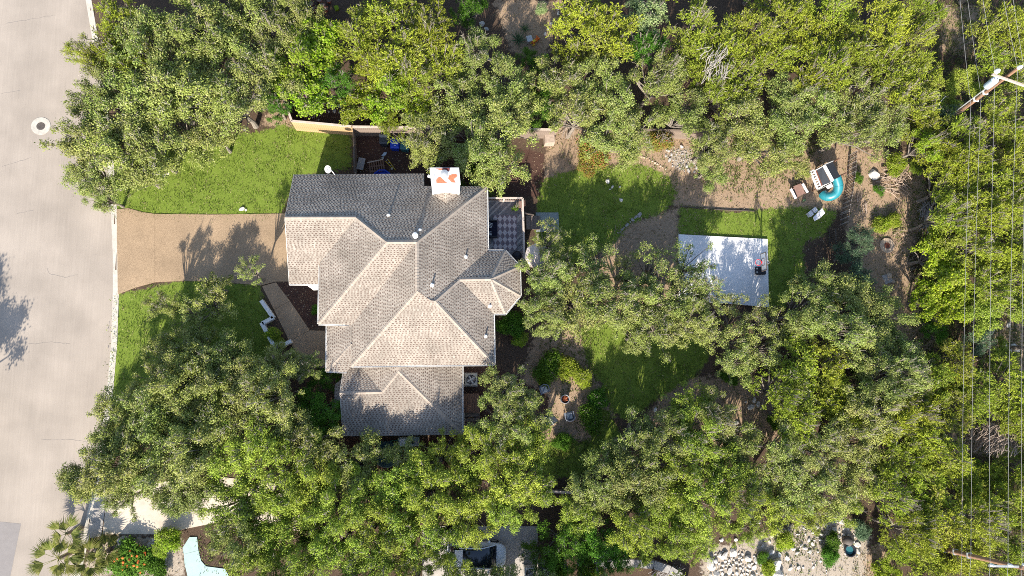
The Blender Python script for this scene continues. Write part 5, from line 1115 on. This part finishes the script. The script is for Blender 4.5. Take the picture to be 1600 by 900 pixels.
for s_ in (-1, 1):
    MB().bar(cw(.85, s_ * .76, .98), cw(1.65, s_ * .665, 1.46), .06, .05).build('pillar', M['car'], car); MB().bar(cw(1.65, s_ * .65, 1.47), cw(3.3, s_ * .64, 1.45), .08, .05).build('roof_rail', M['car'], car)
    MB().box(cw(1.25, s_ * 1.0, 1.0), (.14, .2, .13), math.radians(-2.5)).build('mirror', M['car'], car, bevel=.03)
    MB().slab3([cw(.14, s_ * .50, .70), cw(.40, s_ * .82, .76), cw(.55, s_ * .82, .80), cw(.28, s_ * .50, .78)], .06).build('headlight', M['flash'], car)
    for x in (.85, 3.35):
        w = MB(); w.tube([cw(x, s_ * .70, .32), cw(x, s_ * .93, .32)], .32, 20); wo = w.build('wheel', M['tyre'], car); MB().tube([cw(x, s_ * .92, .32), cw(x, s_ * .94, .32)], .2, 16).build('rim', M['steel'], wo)
for k in (.25, .33): MB().bar(cw(k + .35, -.5, .955 - (.33 - k) * .3), cw(k + .35, .5, .955 - (.33 - k) * .3), .01, .008).build('hood_crease', M['mesh_grey'], car)
MB().bar(cw(1.02, .62, 1.10), cw(1.35, -.1, 1.325), .02, .02).build('wiper', M['black'], car)

# ------------------------------------------------------------------ rocks, logs, brush, pots and small yard things
ROCKS = []
for k in range(8):
    mb = MB().rock((0, 0, 0), 1, 100 + k); me = mb.build('rock', M['rock']).data; bpy.data.objects.remove([o for o in bpy.data.objects if o.data == me][0]); ROCKS.append(me)
RG = [m.copy() for m in ROCKS]; RT_ = [m.copy() for m in ROCKS]
for m in RG: m.materials[0] = M['rock_grey']
for m in RT_: m.materials[0] = M['rock_tan']
rk = random.Random(77)
def rocks(pts, label, group, kit, z=0.0):
    for px, py, r_ in pts:
        p = P(px, py, z); o = bpy.data.objects.new('rock', rk.choice(kit)); link(o); s = r_ * .044; o.location = (p.x, p.y, z + s * .18); o.rotation_euler = (rk.uniform(-.3, .3), rk.uniform(-.3, .3), rk.uniform(0, 6)); o.scale = (s, s, s * .9); tag(o, label, 'rock', group)
def scatter(poly, n, lo, hi, seed):
    rr = random.Random(seed); xs = [p[0] for p in poly]; ys = [p[1] for p in poly]; out = []; tries = 0
    while len(out) < n and tries < 9000:
        tries += 1; x, y = rr.uniform(min(xs), max(xs)), rr.uniform(min(ys), max(ys)); c = False
        for i in range(len(poly)):
            (x0, y0), (x1, y1) = poly[i], poly[(i + 1) % len(poly)]
            if (y0 > y) != (y1 > y) and x < (x1 - x0) * (y - y0) / (y1 - y0) + x0: c = not c
        r_ = lo + (hi - lo) * rr.random() ** 2
        if c and all(math.hypot(x - a, y - b) > (r_ + q) * .8 for a, b, q in out): out.append((x, y, r_))
    return out
rocks(scatter([(1118, 862), (1150, 862), (1190, 868), (1192, 905), (1108, 905)], 70, 2.2, 9, 1), 'pale limestone rock of the pile below the oaks at the bottom', 'limestone pile at the bottom', ROCKS)
rocks(scatter([(1215, 835), (1290, 815), (1300, 900), (1225, 900)], 40, 1.6, 5, 15), 'pale rock scattered on the sand between the pile and the fire bowl', 'rocks on the sand', ROCKS)
rocks([(1208, 882, 16), (1213, 893, 13)], 'big weathered boulder right of the limestone pile', 'boulders right of the pile', ROCKS)
rocks([(1205, 863, 7), (1198, 868, 5), (1218, 866, 5), (1206, 837, 4), (1203, 846, 4), (1191, 853, 4), (1184, 815, 5), (1127, 843, 4), (1149, 843, 4), (1132, 868, 8), (1110, 880, 12)], 'single pale rock at the rim of the limestone pile', 'rocks beside the pile', ROCKS)
rocks(scatter([(1290, 815), (1335, 808), (1345, 835), (1340, 870), (1300, 860)], 34, 1.8, 6.5, 3), 'pale rock edging the sand around the black fire bowl', 'rocks around the fire bowl', ROCKS)
rocks(scatter([(1040, 225), (1070, 230), (1092, 265), (1080, 272), (1050, 260), (1040, 245)], 55, 1.5, 5.5, 4), 'grey stone of the rock slope below the canopy', 'rock slope by the court lawn', RG)
rocks([(998 - i * 3.2 + rk.uniform(-1, 1), 336 + i * 2.9 + rk.uniform(-1.5, 1.5), rk.uniform(1.8, 4.5)) for i in range(11)] + [(999, 336, 5.5)], 'stone of the short grey row across the upper back lawn', 'stone row on the lawn', RG)
rocks([(994 + i * 4.2, 243.5 + i * .9 + (i > 4) * (i - 4) * 1.5, 2.3) for i in range(12)], 'pale edging stone below the red creeper bed', 'stone edging of the creeper bed', RT_)
rocks([(950, 283, 4.5), (957, 292, 3), (968, 292, 2.5), (970, 312, 3.5), (953, 296, 2)], 'pale stone lying loose on the upper back lawn', 'loose stones on the lawn', ROCKS)
rocks([(1365, 272, 11)], 'large white limestone rock behind the picket fence', 'white rocks', ROCKS)
rocks([(1390, 430, 6), (1396, 440, 4), (1388, 437, 3), (1407, 438, 2.5), (1404, 448, 3)], 'pale rock in the dirt below the concrete ring', 'rocks below the ring', RT_)
rocks([(1548, 517, 8), (1585, 543, 9), (1568, 538, 6), (1558, 530, 4), (1577, 550, 5), (1575, 508, 5)], 'pale boulder under the wires at the right', 'boulders under the wires', ROCKS)
rocks([(196, 847, 15)], 'long grey boulder behind the palms', 'corner boulders', RG); rocks([(186, 866, 9), (183, 872, 7)], 'dark slab stone beside the grey boulder', 'corner slabs', RG)
rocks(scatter([(228, 846), (258, 840), (266, 858), (262, 885), (250, 890), (232, 868)], 34, 2, 5.5, 6), 'white stone of the rubble bed left of the teal path', 'white stones by the teal path', ROCKS)
rocks(scatter([(470, 160), (540, 165), (545, 192), (480, 186)], 16, 2, 5, 9), 'grey stone in the shady bed behind the cedar fence', 'stones behind the cedar fence', RG)
rocks([(748 + i * 2.5, 60 + i * 5 + rk.uniform(-2, 2), rk.uniform(2.5, 5)) for i in range(8)] + [(733, 82, 4), (730, 88, 4), (752, 38, 6), (760, 45, 5)], 'grey rock of the stony gully near the top middle', 'rocks of the top gully', RG)
rocks([(872, 15 + i * 4, 3) for i in range(3)] + [(862, 38, 4), (857, 45, 4), (852, 53, 3.5)], 'pale rock bordering the brown top path', 'rocks along the top path', ROCKS)
rocks([(226 + i * 6, 271 + (i % 3) * 1.5, 3 + (i * 7 % 3) * .6) for i in range(7)], 'white stone at the shady upper edge of the front lawn', 'white stones on the front lawn', ROCKS)
rocks([(378, 327, 5), (384, 328, 3)], 'pale rock on the upper edge of the driveway', 'rocks by the driveway', ROCKS)
rocks([(1172, 636, 7), (1184, 632, 6), (1178, 625, 5), (1190, 638, 4), (1150, 660, 5), (1139, 660, 4), (1165, 628, 3), (1024, 640, 4)], 'pale stone in the brown clearing below the middle lawn', 'stones in the brown clearing', ROCKS)
rocks([(219, 862, 7)], 'round pale stone beside the rubble bed', 'bed stones', ROCKS)
# stone arc in the corner bed
sa_ = thing('stone_arc', 'curved pale concrete edging arc in the corner bed', 'edging', P(212, 865)); arcp = [P(210 + math.cos(a) * 11, 864 - math.sin(a) * 14, .2) for a in [1.5 - i * .27 for i in range(9)]]
for a, b in zip(arcp[:-1], arcp[1:]): MB().bar(a, b, .22, .3).build('block', M['kerb'], sa_)
def sticks(name, label, px, py, wx, wy, n, m, ang, rad=.03, L=1.4, hz=.5, cat='brush pile'):
    rr = random.Random(int(px + py)); p = P(px, py); t = thing(name, label, cat, p)
    for k in range(n):
        a = ang + rr.gauss(0, .45); c = Vector((p.x + rr.uniform(-wx, wx), p.y + rr.uniform(-wy, wy), rr.uniform(.03, hz))); d = Vector((math.cos(a), math.sin(a), rr.uniform(-.15, .15))) * L * rr.uniform(.4, 1) / 2; bd = Vector((rr.uniform(-.1, .1), rr.uniform(-.1, .1), .06)); r0 = rad * rr.uniform(.5, 1.4)
        MB().tube([c - d, c + bd, c + d], [r0, r0 * .8, r0 * .4], 5).build('branch', M[m], t)
sticks('brush_pile', 'tall heap of dry tan branches by the back fence', 884, 193, .45, .9, 110, 'brush', 1.25, .018, 1.7, 1.5)
sticks('brush_pile', 'heap of thick dead logs behind the picket fence', 1402, 268, .9, .7, 34, 'log', .6, .07, 1.5, .5)
sticks('brush_pile', 'loose tan branches below the log heap', 1395, 290, 1.3, .9, 45, 'brush', -.3, .025, 1.6, .25)
sticks('brush_pile', 'dark grey brush heap left of the right hand junipers', 1446, 342, .5, 1.1, 70, 'brush_grey', 1.3, .025, 1.6, .8)
sticks('brush_pile', 'fallen dry sticks above the concrete ring', 1345, 318, .5, .6, 14, 'brush', 1.2, .025, 1.2, .2)
sticks('brush_pile', 'scattered dry twigs right of the concrete ring', 1415, 400, 1.0, 2.2, 50, 'brush', .6, .018, 1.1, .15)
sticks('brush_pile', 'grey stacked sticks beside the blue green shrub', 1352, 388, .3, .6, 12, 'log', 1.1, .05, 1.0, .3)
sticks('brush_pile', 'thin drooping vine stems over the back fence', 1060, 200, .7, .4, 40, 'brush', .7, .018, 1.5, 1.6)
sticks('dead_shrub', 'pale dry round bush among the right hand junipers', 1530, 682, 1.1, 1.0, 420, 'brush', .9, .022, .9, 2.8, 'shrub')
sticks('dead_shrub', 'dead grey tree top among the yellow junipers', 1115, 100, .9, 1.2, 70, 'twig', 1.0, .03, 1.4, .5, 'dead tree')
for o in bpy.data.objects:
    if o.get('label') == 'dead grey tree top among the yellow junipers': o.location = P(1115, 100, 4.9)
sticks('brush_pile', 'dry grey twigs under the curved stone wall', 1040, 893, 1.0, .25, 60, 'brush_grey', .6, .02, 1.0, .5)
pots = [(486, 9, .3), (492, 16, .22), (498, 20, .28), (505, 11, .25), (510, 17, .2), (500, 3, .24), (488, 22, .18), (515, 4, .2), (480, 0, .3)]
for i, (px, py, r_) in enumerate(pots):
    t = thing('clay_pot', 'terracotta pot of the cluster under the oak at the top', 'pot', P(px, py), 'terracotta pots at the top'); p0 = P(px, py)
    n = 18; V = []; mb = MB()
    for q, z in ((r_ * .7, 0), (r_, .4), (r_ * .88, .4), (r_ * .8, .3)):
        for k in range(n): V.append(p0 + Vector((math.cos(2 * PI * k / n) * q, math.sin(2 * PI * k / n) * q, z)))
    mb.add(V, [(a * n + k, a * n + (k + 1) % n, (a + 1) * n + (k + 1) % n, (a + 1) * n + k) for a in range(3) for k in range(n)]); mb.build('pot', M['clay'], t)
    MB().lathe(p0, [(r_ * .8, .28), (r_ * .8, .31)], 14).build('soil', M['log'], t)
lp_ = MB(); lp_.slab3([P(x, y, .5) for x, y in [(521, 9), (528, 8), (530, 14), (524, 16)]], .2); tag(lp_.build('lime_cushion', M['lime']), 'lime green cushion beside the terracotta pots', 'cushion')
ot = thing('ride_on_toy', 'orange ride on toy with yellow wheels on the top path', 'toy', P(836, 66)); o0 = P(836, 66)
MB().box(o0 + Vector((0, 0, .3)), (.7, .26, .16), .7).build('body', M['orange'], ot, bevel=.04); MB().box(o0 + Vector((.14, .16, .5)), (.1, .34, .06), .7).build('handlebar', M['orange'], ot); MB().box(o0 + Vector((-.12, -.1, .42)), (.24, .2, .06), .7).build('seat', M['yellow'], ot, bevel=.02)
for q in ((.22, .24), (-.28, -.1), (-.12, -.3)): MB().tube([o0 + Vector((*q, .13)) - Vector((.03, -.03, 0)), o0 + Vector((*q, .13)) + Vector((.03, -.03, 0))], .13, 12).build('wheel', M['yellow'], ot)
tag(MB().box(P(827, 62, .2), (.45, .5, .4), .3).build('grey_crate', M['steel'], bevel=.03), 'pale grey crate just left of the orange toy', 'crate')
tag(MB().box(P(858, 219, .4), (.75, .7, .8), .05).build('wooden_crate', M['brush'], bevel=.02), 'tan wooden crate under the short grey fence section', 'crate')
fbw = thing('fire_bowl', 'large black fire bowl with dark lid on the sand at the bottom right', 'fire bowl', P(1322, 856)); w0 = P(1323, 858); n = 26; V = []; mb = MB()
for q, z in ((.25, 0), (.42, .45), (.46, .5), (.38, .5), (.3, .3)):
    for k in range(n): V.append(w0 + Vector((math.cos(2 * PI * k / n) * q, math.sin(2 * PI * k / n) * q, z)))
mb.add(V, [(a * n + k, a * n + (k + 1) % n, (a + 1) * n + (k + 1) % n, (a + 1) * n + k) for a in range(4) for k in range(n)]); mb.build('bowl', M['black'], fbw); MB().lathe(w0, [(.3, .3), (.3, .34)], 18).build('ash', M['teal_bin'], fbw)
MB().lathe(w0 + Vector((-.02, .62, .3)), [(.36, -.2), (.38, 0), (.30, .18), (.12, .26), (.02, .28)], 22).build('lid', M['iron'], fbw, smooth=True)
b2o = thing('metal_tub', 'small dark round tub half under the juniper by the sand', 'tub', P(1368, 882)); w1 = P(1368, 882)
MB().lathe(w1, [(.3, 0), (.4, .4), (.42, .44), (.02, .42)], 22).build('tub', M['iron'], b2o); MB().box(w1 + Vector((.1, .1, .46)), (.3, .2, .04), .6).build('lid_plate', M['mesh_grey'], b2o); MB().tube([w1 + Vector((.3, -.2, .3)), w1 + Vector((.7, -.5, .2))], .06, 8).build('handle', M['mesh_grey'], b2o)
tag(MB().slab3([P(x, y, .05) for x, y in [(1378, 430), (1390, 428), (1396, 440), (1384, 444)]], .06).build('flagstone', M['rock_grey']), 'flat grey flagstone in the dirt below the concrete ring', 'stone slab')

# ------------------------------------------------------------------ grass, weeds and fallen leaves as loose ground cover
def in_poly(poly, X, Y):
    ins = np.zeros(X.shape, bool); n = len(poly)
    for i in range(n):
        a, b = poly[i], poly[(i + 1) % n]; ins ^= ((a.y > Y) != (b.y > Y)) & (X < a.x + (Y - a.y) / (b.y - a.y + 1e-12) * (b.x - a.x))
    return ins
def cover(name, label, cat, polys, dens, h, w, m, seed, lean=.5, flat_=False, thresh=-.2):
    r = np.random.RandomState(seed); VV = []
    for poly in polys:
        pw_ = [P(*q) for q in poly]; xs = [p.x for p in pw_]; ys = [p.y for p in pw_]; A = (max(xs) - min(xs) + 1.2) * (max(ys) - min(ys) + 1.2); n = int(A * dens)
        X = r.uniform(min(xs) - .6, max(xs) + .6, n); Y = r.uniform(min(ys) - .6, max(ys) + .6, n); jx, jy = X + r.normal(0, .3, n), Y + r.normal(0, .3, n)
        k = in_poly(pw_, jx, jy) & (smooth_noise(X, Y, 1.1, seed) + r.uniform(-.35, .35, n) > thresh); X, Y = X[k], Y[k]; n = len(X)
        a = r.uniform(0, 2 * PI, n); L = r.uniform(.6, 1.2, n) * h; Wd = r.uniform(.7, 1.3, n) * w; z0 = np.full(n, -.03) if not flat_ else r.uniform(0, .03, n)
        le = r.uniform(.2, lean * 2, n) * L; dx, dy = np.cos(a), np.sin(a)
        zz = L if not flat_ else r.uniform(.0, .03, n)
        b0 = np.stack([X - dy * Wd, Y + dx * Wd, z0], 1); b1_ = np.stack([X + dy * Wd, Y - dx * Wd, z0], 1); tp2 = np.stack([X + dx * le * (1 if not flat_ else 1.5), Y + dy * le * (1 if not flat_ else 1.5), z0 + zz + .02], 1)
        VV.append(np.stack([b0, b1_, tp2], 1).reshape(-1, 3))
    V = np.concatenate(VV); me = np_mesh(name, V, np.arange(len(V)).reshape(-1, 3), M[m]); o = link(bpy.data.objects.new(name, me)); return tag(o, label, cat, kind='stuff')
cover('lawn_grass', 'mown green lawn grass', 'grass', Z_LAWN, 130, .10, .022, 'grass', 1, .8)
cover('dry_grass', 'sparse dry grass blades over the bare soil', 'grass', Z_TAN + Z_PALE, 26, .14, .02, 'drygrass', 2, .9, thresh=.0)
cover('weeds', 'low green weeds between the trees', 'weeds', [[(1320, 225), (1450, 225), (1460, 540), (1330, 520)], [(1020, 570), (1240, 570), (1240, 700), (1000, 700)], [(1180, 790), (1400, 790), (1400, 900), (1180, 900)], [(840, 500), (960, 500), (960, 700), (820, 700)], [(830, 210), (1250, 215), (1250, 320), (950, 300)], [(300, 840), (400, 840), (400, 890), (312, 888)], [(1480, 0), (1600, 0), (1600, 900), (1420, 900)]], 34, .16, .035, 'weed', 3, .8, thresh=.12)
cover('lawn_dry_patches', 'straw coloured blades mixed through the lawn', 'grass', Z_LAWN, 85, .09, .022, 'drygrass', 6, .9, thresh=.2)
cover('sunny_weeds', 'pale weedy growth at the foot of the north trees', 'weeds', [[(1075, 225), (1280, 210), (1285, 262), (1190, 300), (1095, 290)], [(850, 500), (920, 505), (935, 600), (880, 610), (850, 570)], [(1360, 330), (1420, 325), (1410, 372), (1365, 368)], [(845, 685), (930, 690), (930, 735), (845, 740)], [(312, 842), (400, 835), (400, 890), (320, 882)], [(1195, 805), (1270, 800), (1290, 850), (1230, 880)], [(1425, 0), (1600, 0), (1600, 900), (1425, 900)]], 110, .15, .035, 'weed', 8, .9, thresh=-.1)
cover('gravel', 'broken stone chips on the sandy ground at the lower right', 'gravel', Z_PALE, 30, .06, .05, 'rock_grey', 12, .5, thresh=-.1)
cover('leaf_litter', 'dry fallen leaves on the ground', 'leaves', Z_TAN + Z_MULCH + [[(960, 340), (1100, 320), (1100, 480), (950, 480)], [(1240, 290), (1340, 300), (1320, 440), (1240, 440)]], 22, .06, .03, 'litter', 4, .8, True, -.5)
